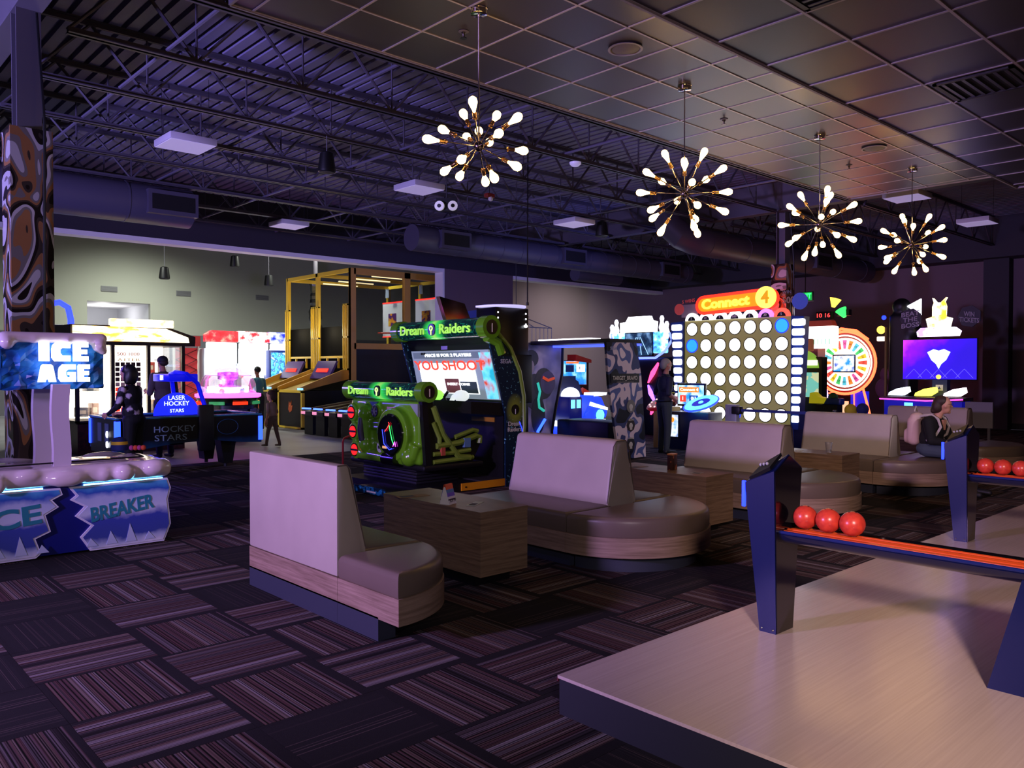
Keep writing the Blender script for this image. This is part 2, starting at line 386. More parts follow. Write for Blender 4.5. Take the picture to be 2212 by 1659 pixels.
# tile ceilings
TILE = NT('ceiling_tile_vinyl', col='423e42', rough=.34, spec=.6)
v = TILE.coords('Object'); TILE.bump(TILE.noise(v, 90, 2), .06, .002)
GRID = M('ceiling_grid_metal', 'b9b3b6', .35)
def tile_ceiling(name, X0, X1, Y0, Y1, z, gx, gy, skip=()):
    xs = sorted({X0, X1} | {gx + .61 * k for k in range(-30, 40) if X0 + .05 < gx + .61 * k < X1 - .05})
    ys = sorted({Y0, Y1} | {gy + .61 * k for k in range(-30, 30) if Y0 + .05 < gy + .61 * k < Y1 - .05})
    c = struct(B(name, DKGREY, None, (X0, X1, Y0, Y1, z + .03, z + .05)))
    me = {}
    for i in range(len(xs) - 1):
        for j in range(len(ys) - 1):
            if (i, j) in skip: continue
            w_, d_ = xs[i + 1] - xs[i], ys[j + 1] - ys[j]; key = (round(w_, 3), round(d_, 3))
            if key not in me: o = B('ceiling_tile', TILE.m, c, (.006, w_ - .006, .006, d_ - .006, .004, .016)); me[key] = o
            else: o = me[key].copy(); COL.objects.link(o); o.parent = c
            o.location = (xs[i], ys[j], z)
    for x in xs: B('grid_bar', GRID, c, (x - .009, x + .009, Y0, Y1, z - .002, z + .006))
    for y in ys: B('grid_bar', GRID, c, (X0, X1, y - .009, y + .009, z - .003, z + .005))
    for b in ((X0 - .02, X0, Y0, Y1, z - .01, z + .28), (X1, X1 + .02, Y0, Y1, z - .01, z + .28), (X0, X1, Y1, Y1 + .02, z - .01, z + .28), (X0, X1, Y0 - .02, Y0, z - .01, z + .28)):
        B('edge_trim', M('ceiling_edge_paint', '9a9498', .5), c, b)
    return c, xs, ys
cn, cxs, cys = tile_ceiling('ceiling_north', 2.72, 13.42, 3.14, 6.2, 4.43, 6.56, 6.2)
cs, sxs, sys_ = tile_ceiling('ceiling_south', 2.2, 10.95, -1.22, 3.05, 3.73, 4.65, 3.05)
struct(B('ceiling_south_soffit', M('soffit_paint', '2c292d', .6), None, (-10, 10.95, -10, -1.25, 3.72, 3.78), (-10, 2.17, -1.25, 3.07, 3.72, 3.78)))

# fittings in the tile ceilings
def vent(x, y, z, s, rz, label, par=None):
    t = thing('ceiling_vent', label, 'vent', (x, y, z), rz, 'square vents in the lower tile ceiling')
    B('frame', BLACK, t, (-s, s, -s, -s + .03, -.012, .002), (-s, s, s - .03, s, -.012, .002), (-s, -s + .03, -s, s, -.012, .002), (s - .03, s, -s, s, -.012, .002))
    B('backing', M('vent_black', '050505', .8), t, (-s + .02, s - .02, -s + .02, s - .02, -.002, .001))
    k = -s + .06
    sl = None
    while k < s - .04:
        if sl is None: sl = B('louvre', M('vent_metal', '3a3536', .35), t, (-s + .04, s - .04, -.012, .012, -.01, -.006)); sl.location = (0, k, 0)
        else: o = sl.copy(); COL.objects.link(o); o.parent = t; o.location = (0, k, 0)
        k += .07
vent(6.785, 2.12, 3.727, .27, 0, 'black square air vent with louvres in the lower tile ceiling')
vent(4.345, 2.135, 3.727, .27, PI / 2, 'black square air vent near the ceiling step over the tent card table')
def diffuser(x, y, label):
    t = thing('ceiling_speaker', label, 'speaker', (x, y, 4.427), 0, 'round speakers set in the tile ceiling')
    MB().lathe([(.15, -.004), (.155, -.012), (.135, -.014), (.13, -.004)], 28).build('rim', M('speaker_rim', '8f898c', .4), t)
    MB().lathe([(.0001, -.03), (.06, -.026), (.13, -.005), (.13, 0)], 28).build('grille', M('speaker_grille', '6b666a', .6), t)
diffuser(5.66, 4.66, 'round flush ceiling speaker between the tent card and menu box sputnik lamps'); diffuser(10.55, 4.57, 'round flush ceiling speaker near the plastic cup sputnik lamp')
for x, y, lb in ((4.38, 5.36, 'small sprinkler head by the canopy of the sputnik lamp over the tent card'), (8.1, 5.22, 'small sprinkler head past the second sputnik lamp'), (11.2, 5.2, 'small sprinkler head by the third sputnik lamp')):
    t = thing('sprinkler_head', lb, 'sprinkler', (x, y, 4.43), 0, 'sprinklers in the tile ceiling')
    MB().lathe([(.001, -.06), (.03, -.06), (.03, -.056), (.008, -.05), (.012, -.02), (.02, -.01), (.02, 0)], 10).build('body', M('sprinkler_metal', '55504e', .3, 1), t)
    MB().lathe([(.02, -.008), (.045, -.003), (.045, 0)], 14).build('escutcheon', M('sprinkler_plate', '6e686a', .4), t)
# ducts
DUCT = M('duct_paint', '4d4a5c', .45); DBLK = M('grille_black', '0d0d12', .7)
def duct(name, p0, p1, r, label, regs=(), ribs=1.2):
    t = thing(name, label, 'duct', p0); d = Vector(p1) - Vector(p0); L = d.length
    MB().cyl((0, 0, 0), d, r, seg=28).build('pipe', DUCT, t, 40); k = ribs; rb = None
    while k < L:
        if rb is None: rb = MB().cyl((0, 0, 0), d.normalized() * .025, r + .008, seg=28).build('rib', DUCT, t); rb.location = d.normalized() * k
        else: o = rb.copy(); COL.objects.link(o); o.parent = t; o.location = d.normalized() * k
        k += ribs
    for x in regs:
        B('register', DUCT, t, (x - .42, x + .42, -r - .06, 0, -.2, .2)); B('register_grille', DBLK, t, (x - .36, x + .36, -r - .066, -r - .05, -.13, .13))
    return t
duct('air_duct', (-9.9, 14.6, 4.42), (5.6, 14.6, 4.42), .34, 'fat round air duct ending past the swirl column', regs=(15.1,))
duct('air_duct', (10.45, 14.6, 4.46), (20.6, 14.6, 4.46), .29, 'long round air duct with rectangular registers under the deck', regs=(1.0, 4.9, 9.0), ribs=.62)
t = duct('air_duct', (15.2, 10.3, 4.35), (23.25, 10.3, 4.35), .3, 'round air duct with an elbow up into the deck', regs=(4.9,), ribs=1.5)
MB().tube([(0, 0, 0), (-.35, .02, .01), (-.6, .15, .1), (-.7, .4, .35), (-.72, .6, 1.05)], .3, 24).build('elbow', DUCT, t)
t = duct('air_duct', (17.1, 15.91, 4.3), (19, 15.91, 4.3), .2, 'short capped duct stub near the header wall')
for x in (.4, 1.5): B('hanger', STEEL, t, (x, x + .03, -.006, .006, .15, .47))

# suspended flat light panels
LP = NT('light_panel_diffuser', col='cfcadb', rough=.6, emit='b9a8e6', es=.42).m  # lavender glow stands in for violet wash on panels that look off
def light_panel(x, y, label, z=4.6):
    t = thing('light_panel', label, 'light', (x, y, z), 0, 'flat white panels hung under the roof deck')
    B('housing', M('panel_housing', 'cdc8d2', .5), t, (0, .62, -.62, 0, .006, .095), r=.004)
    B('diffuser', LP, t, (.012, .608, -.608, -.012, 0, .008))
    for px, py in ((.08, -.08), (.54, -.54)): MB().cyl((px, py, .09), (px, py, .9), .003, seg=5).build('wire', BLACK, t)
for x, y, l in ((3.94, 11.48, 'flat white ceiling panel nearest the swirl column'), (7.88, 11.52, 'flat white ceiling panel with a red pilot dot near the twin emergency lamps'), (12.21, 11.98, 'flat white ceiling panel beside a black hanging speaker'), (16.17, 11.95, 'flat white ceiling panel above the yellow and red sign'),
                (7.92, 16.24, 'flat white ceiling panel in front of the header above the ticket games'), (11.94, 16.46, 'flat white ceiling panel below the duct end cap'), (16.22, 16.75, 'flat white ceiling panel under the middle of the long duct'), (20.4, 16.9, 'flat white ceiling panel by the short duct stub'),
                (14.65, 6.2, 'flat white ceiling panel at the end of the tile ceiling'), (18.31, 6.22, 'flat white ceiling panel near the east wall pilaster'), (20.7, 12.18, 'flat white ceiling panel beside the clad column behind the disc board')):
    light_panel(x, y, l)
# hanging speakers and pendants
def hang_speaker(x, y, z, s, label, top):
    t = thing('hanging_speaker', label, 'speaker', (x, y, z), 0, 'black pendant loudspeakers')
    MB().lathe([(.0, -.01), (.10, -.008), (.118, .0), (.12, .03), (.09, .25), (.06, .27), (0, .275)], 20).build('housing', BLACK, t); t.scale = (s, s, s)
    MB().lathe([(.0, -.016), (.098, -.012), (.102, -.002)], 20).build('grille', M('speaker_mesh', '26262b', .6), t)
    MB().tube([(0, 0, .27), (0, 0, (top - z) / s)], .006, 6).build('cable', M('cable_grey', '6c6c74', .5), t)
hang_speaker(5.68, 9.9, 4.27, 1, 'black hanging speaker under a joist between two flat ceiling panels', 4.76)
hang_speaker(13.2, 11.5, 4.42, 1.15, 'black hanging speaker right beside a flat ceiling panel', 4.76)
hang_speaker(17.6, 11.47, 4.40, 1.2, 'black hanging speaker near the clad column behind the disc board', 4.76)
for x, z, lb in ((8.5, 4.18, 'left'), (10.6, 4.7, 'middle'), (11.7, 4.2, 'right')):
    hang_speaker(x, 24., z, 1.25, f'small black pendant speaker in the back room, {dict(left="over the bright prize cabinet", middle="highest of the three", right="nearest the yellow cage")[lb]}', 6.6)
# wall vents, control box
for x, z, wv in ((9.35, 4.52, 'right above the lit opening'), (12.05, 4.52, 'between the opening and the yellow cage'), (15.3, 4.55, 'next to the yellow cage')):
    t = thing('wall_vent', 'grey louvred air vent on the olive back wall, ' + wv, 'vent', (x, YB, z), 0, 'vents on the back wall')
    B('frame', M('vent_frame_grey', '6d6d70', .5), t, (-.28, .28, -.03, 0, -.1, .1)); 
    for q in range(5): B('louvre', M('vent_slat_grey', '4f4f54', .5), t, (-.26, .26, -.04, -.03, -.085 + q * .037, -.07 + q * .037))
# ================================================================== PLATFORM, SEATING, BALL RETURNS, LAMPS
PT = NT('approach_laminate', col='a79a98', rough=.24, spec=.7)
v = PT.coords('Object', (1, 60, 1)); PT.base(PT.mix(PT.math('MULTIPLY', PT.noise(v, 1.5, 3), .35), 'c4b4aa', '8a7a74', 'MULTIPLY'))
PT.bump(PT.noise(PT.coords('Object', (2, 90, 1)), 1.5, 2), .05, .002)
pf = thing('bowling_platform', 'low raised bowling approach platform with pale glossy top and dark edge', 'platform', (2.653, 2.573, 0))
B('deck', PT.m, pf, (0, 21.3, -12.5, 0, .165, .18)); B('fascia', M('fascia_dark', '1d2028', .5), pf, (.006, 21.3, -12.5, -.006, 0, .165))
B('edge_strip', M('edge_strip_red', '5a2730', .4), pf, (0, 21.3, -.002, .004, .150, .168))

def inset(poly, d):
    n = len(poly); out = []
    for i in range(n):
        a = Vector(poly[i - 1]); b = Vector(poly[i]); c = Vector(poly[(i + 1) % n])
        e1 = (b - a).normalized(); e2 = (c - b).normalized(); n1 = Vector((-e1.y, e1.x)); n2 = Vector((-e2.y, e2.x))
        k = n1 + n2; k = k / max(k.dot(n1), .35); out.append((b.x + k.x * d, b.y + k.y * d))
    return out
def loft(rings):
    m = MB(); n = len(rings[0]); vs = [p for r in rings for p in r]; fs = []
    for i in range(len(rings) - 1): fs += [(i * n + k, i * n + (k + 1) % n, (i + 1) * n + (k + 1) % n, (i + 1) * n + k) for k in range(n)]
    fs += [tuple(range(n))[::-1], tuple(range((len(rings) - 1) * n, len(rings) * n))]; return m.add(vs, fs)
def ccw(p): 
    a = sum(p[i][0] * p[(i + 1) % len(p)][1] - p[(i + 1) % len(p)][0] * p[i][1] for i in range(len(p))); return p if a > 0 else p[::-1]
def cushion(poly, z0, z1, r=.04, crown=.07):
    poly = ccw(poly); R = [[(x, y, z0) for x, y in inset(poly, .006)], [(x, y, z0 + .012) for x, y in poly], [(x, y, z1 - r) for x, y in poly]]
    for k in range(1, 5):
        a = k / 4 * PI / 2; R.append([(x, y, z1 - r + r * math.sin(a)) for x, y in inset(poly, r * (1 - math.cos(a)))])
    R.append([(x, y, z1 + .008) for x, y in inset(poly, r + crown)]) if crown else None; return loft(R)
def arc(cx, cy, r, a0, a1, n=24): return [(cx + r * math.cos(a0 + (a1 - a0) * i / n), cy + r * math.sin(a0 + (a1 - a0) * i / n)) for i in range(n + 1)]
def rprism(poly, axis, a, b, r=.03, seg=3):
    m = MB().prism(poly, axis, a, b); bm = bmesh.new(); vv = [bm.verts.new(p) for p in m.v]
    for f in m.f: bm.faces.new([vv[i] for i in f])
    bmesh.ops.bevel(bm, geom=list(bm.edges), offset=r, segments=seg, affect='EDGES', profile=.5); return MB().bm(bm)
PIPE = M('vinyl_piping', '5d5048', .45)
def bench_double(x, label):
    R = .72; L = 1.27; t = thing('lounge_bench', label, 'bench', (x, 4.42, 0), 0, 'double sided taupe lounge benches')
    st = [(-R, .003), (R, .003), (R, L), (-R, L)]; rd = arc(0, 0, R, PI, 2 * PI, 28)
    MB().prism([(p * .86, q * .9 + .04) for p, q in st], 'z', 0, .14).build('plinth', PLINTH, t); MB().prism([(p * .84, q * .84) for p, q in rd], 'z', 0, .14).build('plinth', PLINTH, t)
    MB().prism(st, 'z', .13, .285).build('wood_band', WOOD, t); MB().prism([(p, q - .002) for p, q in rd], 'z', .13, .285).build('wood_band', WOOD, t)
    i2 = .012
    cushion([(-R + i2, .006), (-.14, .006), (-.14, L - i2), (-R + i2, L - i2)], .285, .44).build('seat_cushion', VINYL_D, t)
    cushion([(.14, .006), (R - i2, .006), (R - i2, L - i2), (.14, L - i2)], .285, .44).build('seat_cushion', VINYL_D, t)
    cushion(arc(0, -.004, R - i2, PI, 2 * PI, 28), .285, .44, .045, 0).build('end_cushion', VINYL_D, t)
    bk = rprism([(-.19, .3), (.19, .3), (.18, .45), (.085, .975), (-.085, .975), (-.18, .45)], 'y', .02, L - .02, .04, 4).build('backrest', VINYL_L, t)
    for yy in (.028,): MB().tube([(-.182, yy, .45), (-.098, yy, .925), (-.06, yy, .968), (.06, yy, .968), (.098, yy, .925), (.182, yy, .45)], .005, 6).build('piping', PIPE, bk)
    return t
bench_double(5.36, 'double lounge bench facing the table with the paper tent card, round end in front')
bench_double(8.16, 'double lounge bench just behind the table that holds the brown menu box')
bench_double(10.96, 'double lounge bench on which the woman with the backpack sits')
bench_double(13.76, 'double lounge bench behind the seated woman, by the gun game')
t = thing('lounge_bench', 'single lounge bench with flat lilac-lit back panel and quarter-round seat end', 'bench', (2.597, 4.42, 0))
R = .66; L = 1.24
B('plinth', PLINTH, t, (0, .5, .001, L, 0, .14)); B('plinth', PLINTH, t, (0, .12, -.455, -.001, 0, .14)); MB().prism([(0.12, 0)] + arc(0, 0, .45, -PI / 2 + .27, 0, 10), 'z', 0, .14).build('plinth', BLACK, t)
B('wood_band', WOOD, t, (0, R, .0015, L, .13, .285)); MB().prism([(0, -.0015)] + arc(0, -.0015, R, -PI / 2, 0, 16), 'z', .13, .285).build('wood_band', WOOD, t)
cushion([(.1, .004), (R - .01, .004), (R - .01, L - .01), (.1, L - .01)], .285, .43).build('seat_cushion', VINYL_D, t)
cushion([(.004, -.006)] + arc(.004, -.006, R - .014, -PI / 2, 0, 16), .285, .43, .045, 0).build('end_cushion', VINYL_D, t)
bk = rprism([(0, .288), (.215, .288), (.205, .44), (.085, .98), (0, .98)], 'y', .004, L, .012, 2).build('backrest', VINYL_L, t)
MB().tube([(.205, .006, .45), (.092, .006, .955), (.07, .006, .978), (.006, .006, .978)], .005, 6).build('piping', PIPE, bk)

def table(x, label):
    t = thing('lounge_table', label, 'table', (x, 4.98, 0), 0, 'low wood tables between the benches')
    B('body', WOODT, t, (-.23, .23, -.61, .61, .095, .53)); B('top', WOODT, t, (-.232, .232, -.612, .612, .53, .562)); B('plinth', BLACK, t, (-.17, .17, -.48, .48, 0, .095)); return t
table(3.95, 'low oak box table holding the paper tent card and flyers'); table(6.74, 'low oak box table holding the brown menu box'); table(9.52, 'low oak box table holding the clear plastic cup'); table(12.3, 'low oak box table beside the seated woman')
ZT = .562
CARD = NT('tent_card_print', col='ded8e4', rough=.5); v = CARD.coords('Object'); s_ = CARD.n('ShaderNodeSeparateXYZ'); CARD.l(v, s_.inputs[0])
CARD.base(CARD.ramp(CARD.math('MULTIPLY', s_.outputs[2], 7.2), [(0, 'd8d2e2'), (.22, '35304a'), (.30, 'd6cfe0'), (.42, '6a4fd0'), (.62, '4f77b8'), (.8, 'd85a33')], 'CONSTANT'))
t = thing('tent_card', 'small folded paper tent card with orange and blue print', 'card', (3.79, 4.83, ZT), .35)
for s2 in (-1, 1): MB().add([(-.05, s2 * .045, 0), (.05, s2 * .045, 0), (.05, s2 * .006, .15), (-.05, s2 * .006, .15), (-.05, s2 * .043, 0), (.05, s2 * .043, 0), (.05, s2 * .003, .15), (-.05, s2 * .003, .15)], [(0, 1, 2, 3), (7, 6, 5, 4), (0, 4, 5, 1), (3, 2, 6, 7), (0, 3, 7, 4), (1, 5, 6, 2)]).build('flap', CARD.m, t)
MB().add([(-.05, -.045, 0), (-.05, .045, 0), (-.05, .006, .13), (-.05, -.006, .13), (-.049, -.045, 0), (-.049, .045, 0), (-.049, .006, .13), (-.049, -.006, .13)], [(0, 1, 2, 3), (7, 6, 5, 4), (0, 4, 5, 1)]).build('end_panel', WHITE, t)
MB().text('$29.99', .03, (0, -.0445, .028), (1, 0, 0), (0, .25, 1), .001, .01).build('lettering', M('card_ink', '1a1626', .6), t)
def flyer(x, y, rz, sx, sy, col, label):
    t = thing('flyer', label, 'flyer', (x, y, ZT), rz); B('sheet', M('paper_' + col, col, .6), t, (-sx, sx, -sy, sy, 0, .003)); B('print_block', M('paper_ink_' + col, '3c3a44', .6), t, (-sx * .8, sx * .1, -sy * .7, sy * .7, .003, .0034))
flyer(3.93, 4.68, .5, .10, .035, 'b9c4c4', 'thin pale flyer lying beside the paper tent card')
flyer(3.80, 5.30, -.2, .13, .05, '8b6a48', 'brown paper flyer at the back of the tent card table')
flyer(6.70, 4.60, .3, .07, .05, 'a09690', 'small folded flyer in front of the brown menu box')
flyer(6.64, 5.3, -.1, .12, .05, '7d6048', 'brown flyer at the back of the menu box table')
flyer(9.42, 4.98, .2, .07, .045, 'c9bfb2', 'small pale card on the plastic cup table')
NB = NT('menu_box_print', col='7a4026', rough=.5); v = NB.coords('Object', (14, 14, 9)); NB.base(NB.ramp(NB.noise(v, 1.6, 3), [(.42, '3a1c14'), (.55, 'a5522c'), (.66, 'd8b08c')], 'CONSTANT'))
t = thing('menu_box', 'small upright brown printed menu box on a lounge table', 'box', (6.73, 4.92, ZT), .2)
B('body', NB.m, t, (-.055, .055, -.03, .03, 0, .155), r=.003); B('rim', M('menu_box_rim', 'd58a4c', .5), t, (-.055, .055, -.031, .031, .15, .165))
t = thing('plastic_cup', 'clear empty plastic cup on a lounge table', 'cup', (9.53, 4.65, ZT))
MB().lathe([(.03, 0), (.031, .004), (.044, .118), (.047, .12), (.047, .123), (.041, .121), (.029, .008), (.0, .006)], 20).build('wall', M('clear_plastic', 'e8e4ea', .15, trans=.75, alpha=.75), t)
MB().lathe([(.0, .008), (.029, .008), (.033, .04), (0, .04)], 20).build('melted_ice', M('cup_ice', 'd6d6de', .2, trans=.5), t)

# ball returns
PANEL = M('smoked_gloss_panel', '0a0810', .08, coat=.8)
BALLM = NT('speckled_red_ball', col='c2352c', rough=.3); v = BALLM.coords('Object'); BALLM.base(BALLM.ramp(BALLM.noise(v, 38, 3), [(.3, 'b0302a'), (.65, 'c8402f')]))
def quadsolid(a, b): return MB().add(a + b, [(0, 3, 2, 1), (4, 5, 6, 7), (0, 1, 5, 4), (1, 2, 6, 5), (2, 3, 7, 6), (3, 0, 4, 7)])
def ball_return(x, y, label):
    t = thing('ball_return', label, 'ball return', (x, y, .18), 0, 'navy ball returns on the bowling platform')
    f = [(0, 0, 0), (.172, 0, 0), (.172 + .09, 0, .865), (.12, 0, .945), (-.03, 0, .865)]; b = [(0, .1, 0), (.172, .1, 0), (.172 + .09, .175, .79), (.12, .175, .835), (-.03, .175, .79)]
    f = [(p[0], p[1] + .004, p[2]) for p in f]
    MB().add(f + b, [(4, 3, 2, 1, 0), (5, 6, 7, 8, 9), (0, 1, 6, 5), (1, 2, 7, 6), (2, 3, 8, 7), (3, 4, 9, 8), (4, 0, 5, 9)]).build('pedestal', NAVY, t, 20)
    MB().add([(.004, .003, .004), (.168, .003, .004), (.256, .003, .86), (.12, .003, .937), (-.024, .003, .86), (.004, -.002, .004), (.168, -.002, .004), (.256, -.002, .86), (.12, -.002, .937), (-.024, -.002, .86)], [(0, 1, 2, 3, 4), (9, 8, 7, 6, 5), (0, 5, 6, 1), (1, 6, 7, 2), (2, 7, 8, 3), (3, 8, 9, 4), (4, 9, 5, 0)]).build('smoked_panel', PANEL, t, 20)
    pad = quadsolid([(-.018, .03, .868), (.1, .03, .935), (.1, .15, .86), (-.018, .15, .802)], [(-.024, .032, .886), (.094, .032, .953), (.094, .152, .878), (-.024, .152, .82)]).build('control_pad', BLACK, t)
    for k in range(3): MB().ball((.0 + .02 * k, .06 + .03 * k, .899 + .011 * k - .018 * k), .009, 8, 6).build('button', M('button_grey', '9a9aa5', .4), pad)
    MB().rbox(-.034, -.018, .172, .192, .66, .80, .004).build('led_bar', E('led_blue', '1526ff', 7), t)
    for q in ((.012, .02), (.012, .085)): MB().ball((-.002, q[1], .02), .006, 8, 6).build('screw', CHROME, t)
    L = 3.6; z0 = .505
    tr = MB()
    for k in range(9):
        a = PI + PI * k / 8; tr.v.append((.135 + .115 * math.cos(a), 0, z0 + .035 + .06 * math.sin(a)))
    n = 9; tr.v += [(p[0], -L, p[2]) for p in tr.v]; tr.v += [(.135 + (p[0] - .135) * 1.06, p[1], p[2] - .01) for p in tr.v[:18]]
    tr.f = [(i, i + 1, n + i + 1, n + i) for i in range(8)] + [(18 + n + i, 18 + n + i + 1, 18 + i + 1, 18 + i) for i in range(8)] + [(0, n, 18 + n, 18), (8, 18 + 8, 18 + n + 8, n + 8)] + [(i, 18 + i, 18 + i + 1, i + 1) for i in range(8)]
    tr.build('trough', M('trough_navy_gloss', '0b1034', .16, coat=.5), t)
    for k, dx in enumerate((.095, .135, .175)): MB().tube([(dx, -.01, z0 + .034 + (0 if k == 1 else .004)), (dx, -L, z0 + .034 + (0 if k == 1 else .004))], .011, 8).build('orange_rail', M('orange_urethane', 'c24a1e', .3), t)
    B('orange_bed', M('orange_urethane'), t, (.055, .215, -L, -.003, z0 + .026, z0 + .042), r=.004)
    MB().tube([(.02, 0, z0 + .037), (.02, -L, z0 + .037)], .009, 8).build('lip', M('lip_navy', '14205e', .22), t); MB().tube([(.25, 0, z0 + .037), (.25, -L, z0 + .037)], .011, 8).build('lip', BLACKG, t)
    MB().prism([(-.99, 0), (-1.12, .5), (-1.42, .5), (-1.55, 0)], 'x', .03, .2).build('support_leg', NAVY, t)
    return t
def balls(x, y, where, n=3):
    for k in range(n):
        t = thing('bowling_ball', f'red bowling ball on the {where} ball return, {["nearest its pedestal", "between two others", "last of the three"][k]}', 'ball', (x + .135, y - .085 - .1265 * k, .797), 0, 'red bowling balls on the returns')
        MB().ball((0, 0, 0), .0625, 28, 18).build('shell', BALLM.m, t, 80)
        for a in ((.012, .01), (-.012, .01), (0, -.016)): MB().disc((a[0], a[1], .0592), .005, (0, 0, 1), .002, 10).build('finger_hole', BLACK, t)
ball_return(3.9, 2.18, 'navy ball return closest to the platform corner'); balls(3.9, 2.18, 'platform corner')
ball_return(7.12, 2.31, 'navy ball return in front of the seated woman'); balls(7.12, 2.31, 'seated woman side')

# sputnik lamps
BULB = E('warm_bulb_glass', 'ffc877', 15); RV = Vector((math.sin(YAW), -math.cos(YAW), 0)); UV_ = RV.cross(FWD)
arms2d = [(-37, 75, 1), (-13, 93, -1), (43, 72, 1), (85, 62, -1), (-87, 38, 1), (-114, 14, -1), (43, 27, -2), (107, -9, 1), (84, -42, -1), (-38, -28, -2), (-83, -59, 1), (-47, -71, 2), (16, -84, 1), (34, -67, -2), (0, 36, 2), (26, 10, 2), (-30, 22, 2)]
def sputnik(x, y, label, first=None, rz=0, arms=None):
    if first: return dup(first, (x, y, 4.43), rz, label)
    t = thing('sputnik_lamp', label, 'chandelier', (x, y, 4.43), rz, 'sputnik lamps over the benches')
    MB().lathe([(.062, -.042), (.066, -.04), (.066, -.004), (.07, 0)], 24).build('canopy', CHROME, t); MB().cyl((0, 0, -.04), (0, 0, -1.05), .0065, seg=8).build('rod', CHROME, t)
    MB().ball((0, 0, -1.08), .042, 18, 12).build('hub', M('dark_nickel', '7a7078', .2, 1), t)
    LOS = Vector((x, y, 3.35 - 1.58)).normalized(); LR = LOS.cross(Vector((0, 0, 1))).normalized(); LU = LR.cross(LOS); dirs = list(arms or [])
    for dx, dy, s in (() if arms else arms2d):
        a = Vector((dx, dy)) * .0037; Rr = .475; dep = math.sqrt(max(Rr * Rr - a.length_squared, .0)); dirs.append((LR * a.x + LU * a.y + LOS * (dep if s > 0 else -dep)).normalized())
    for d in dirs:
        h = Vector((0, 0, -1.08)); q = d.to_track_quat('Z', 'Y').to_matrix().to_4x4(); mt = Matrix.Translation(h) @ q
        ar = MB().cyl(h + d * .03, h + d * .29, .0055, seg=8).build('arm', CHROME, t)
        MB().lathe([(.012, .28), (.019, .283), (.019, .292), (.014, .295), (.0165, .30), (.0165, .345), (.013, .348)], 12, m=mt).build('socket', M('brass_socket', 'caa06a', .25, 1), ar)
        MB().lathe([(.011, .345), (.013, .36), (.020, .385), (.029, .415), (.035, .437), (.031, .464), (.018, .480), (0, .485)], 14, m=mt).build('bulb', BULB, ar)
    return t
sp = sputnik(4.2, 4.95, 'sputnik chandelier over the oak table with the tent card')
arms3 = [(60, 3, .3), (28, 5, .0), (2, 4, .5), (-26, 5, .25), (-58, 3, .0)]
arms2d = []
ARM3 = [Vector((math.cos(math.radians(e)) * math.cos(2 * PI * (k + o) / n), math.cos(math.radians(e)) * math.sin(2 * PI * (k + o) / n), math.sin(math.radians(e)))) for e, n, o in arms3 for k in range(n)]
sp2 = sputnik(6.86, 4.88, 'sputnik chandelier over the oak table with the brown menu box', arms=ARM3); sputnik(9.53, 4.79, 'sputnik chandelier over the oak table with the plastic cup', sp2, 1.3); sputnik(12.06, 4.68, 'sputnik chandelier above the bench of the seated woman', sp2, 2.3)
# ================================================================== ARCADE GAMES
def meld(mb, name, mat, parent, vox=.02, smooth=6):
    """union of overlapping lumps as one continuous surface"""
    o = mb.build(name, mat, None, None); md = o.modifiers.new('r', 'REMESH'); md.mode = 'VOXEL'; md.voxel_size = vox
    sm = o.modifiers.new('s', 'SMOOTH'); sm.iterations = smooth; sm.factor = .5
    dg = bpy.context.evaluated_depsgraph_get(); me = bpy.data.meshes.new_from_object(o.evaluated_get(dg)); bpy.data.objects.remove(o)
    me.name = name; me.polygons.foreach_set('use_smooth', [True] * len(me.polygons)); me.materials.clear(); me.materials.append(mat)
    r = bpy.data.objects.new(name, me); COL.objects.link(r); r.parent = parent; return r
def screen(name, t, x0, x1, y, z0, z1, mat, bez=.02, tilt=0):
    b = B('bezel', BLACKG, t, (x0 - bez, x1 + bez, y, y + .05, z0 - bez, z1 + bez)); s = B(name, mat, t, (x0, x1, y - .006, y, z0, z1)); return s
def EN(name, cols=(), scale=4, es=1.5, interp='LINEAR', stretch=(1, 1, 1), lo=.35, hi=.65):
    """glowing printed/backlit artwork"""
    if name in MC: return MC[name]
    t = NT(name, rough=.4); n = t.noise(t.coords('Object', stretch), scale, 3); k = len(cols)
    c = t.ramp(n, [(lo + (hi - lo) * i / max(k - 1, 1), q) for i, q in enumerate(cols)], interp); t.base(c); t.emit(c, es); return t.m
def PN(name, cols, scale=4, interp='CONSTANT', stretch=(1, 1, 1), lo=.35, hi=.65, rough=.35):
    if name in MC: return MC[name]
    t = NT(name, rough=rough); n = t.noise(t.coords('Object', stretch), scale, 1.5); k = len(cols)
    t.base(t.ramp(n, [(lo + (hi - lo) * i / max(k - 1, 1), q) for i, q in enumerate(cols)], interp)); return t.m
def ZR(name, stops, z0, z1, es=0, rough=.35, axis=2):
    t = NT(name, rough=rough); s = t.n('ShaderNodeSeparateXYZ'); t.l(t.coords('Object'), s.inputs[0]); n = t.noise(t.coords('Object'), 7, 3)
    f = t.math('DIVIDE', t.math('SUBTRACT', s.outputs[axis], z0), z1 - z0); f = t.math('ADD', f, t.math('MULTIPLY', t.math('SUBTRACT', n, .5), .22))
    c = t.ramp(f, stops); t.base(c)
    if es: t.emit(c, es)
    return t.m
WGLOW = E('white_glow', 'f4f6ff', 3.5); BGLOW = E('blue_glow', '1a2cff', 5); CYG = E('cyan_glow', '56c8ff', 3); PKG = E('pink_glow', 'ff3fd0', 4); RDG = E('red_glow', 'ff2a22', 3); YLG = E('yellow_glow', 'ffd84a', 2.6); GRG = E('green_glow', '35ff5e', 2.2); ORG = E('orange_glow', 'ff6a2a', 3)

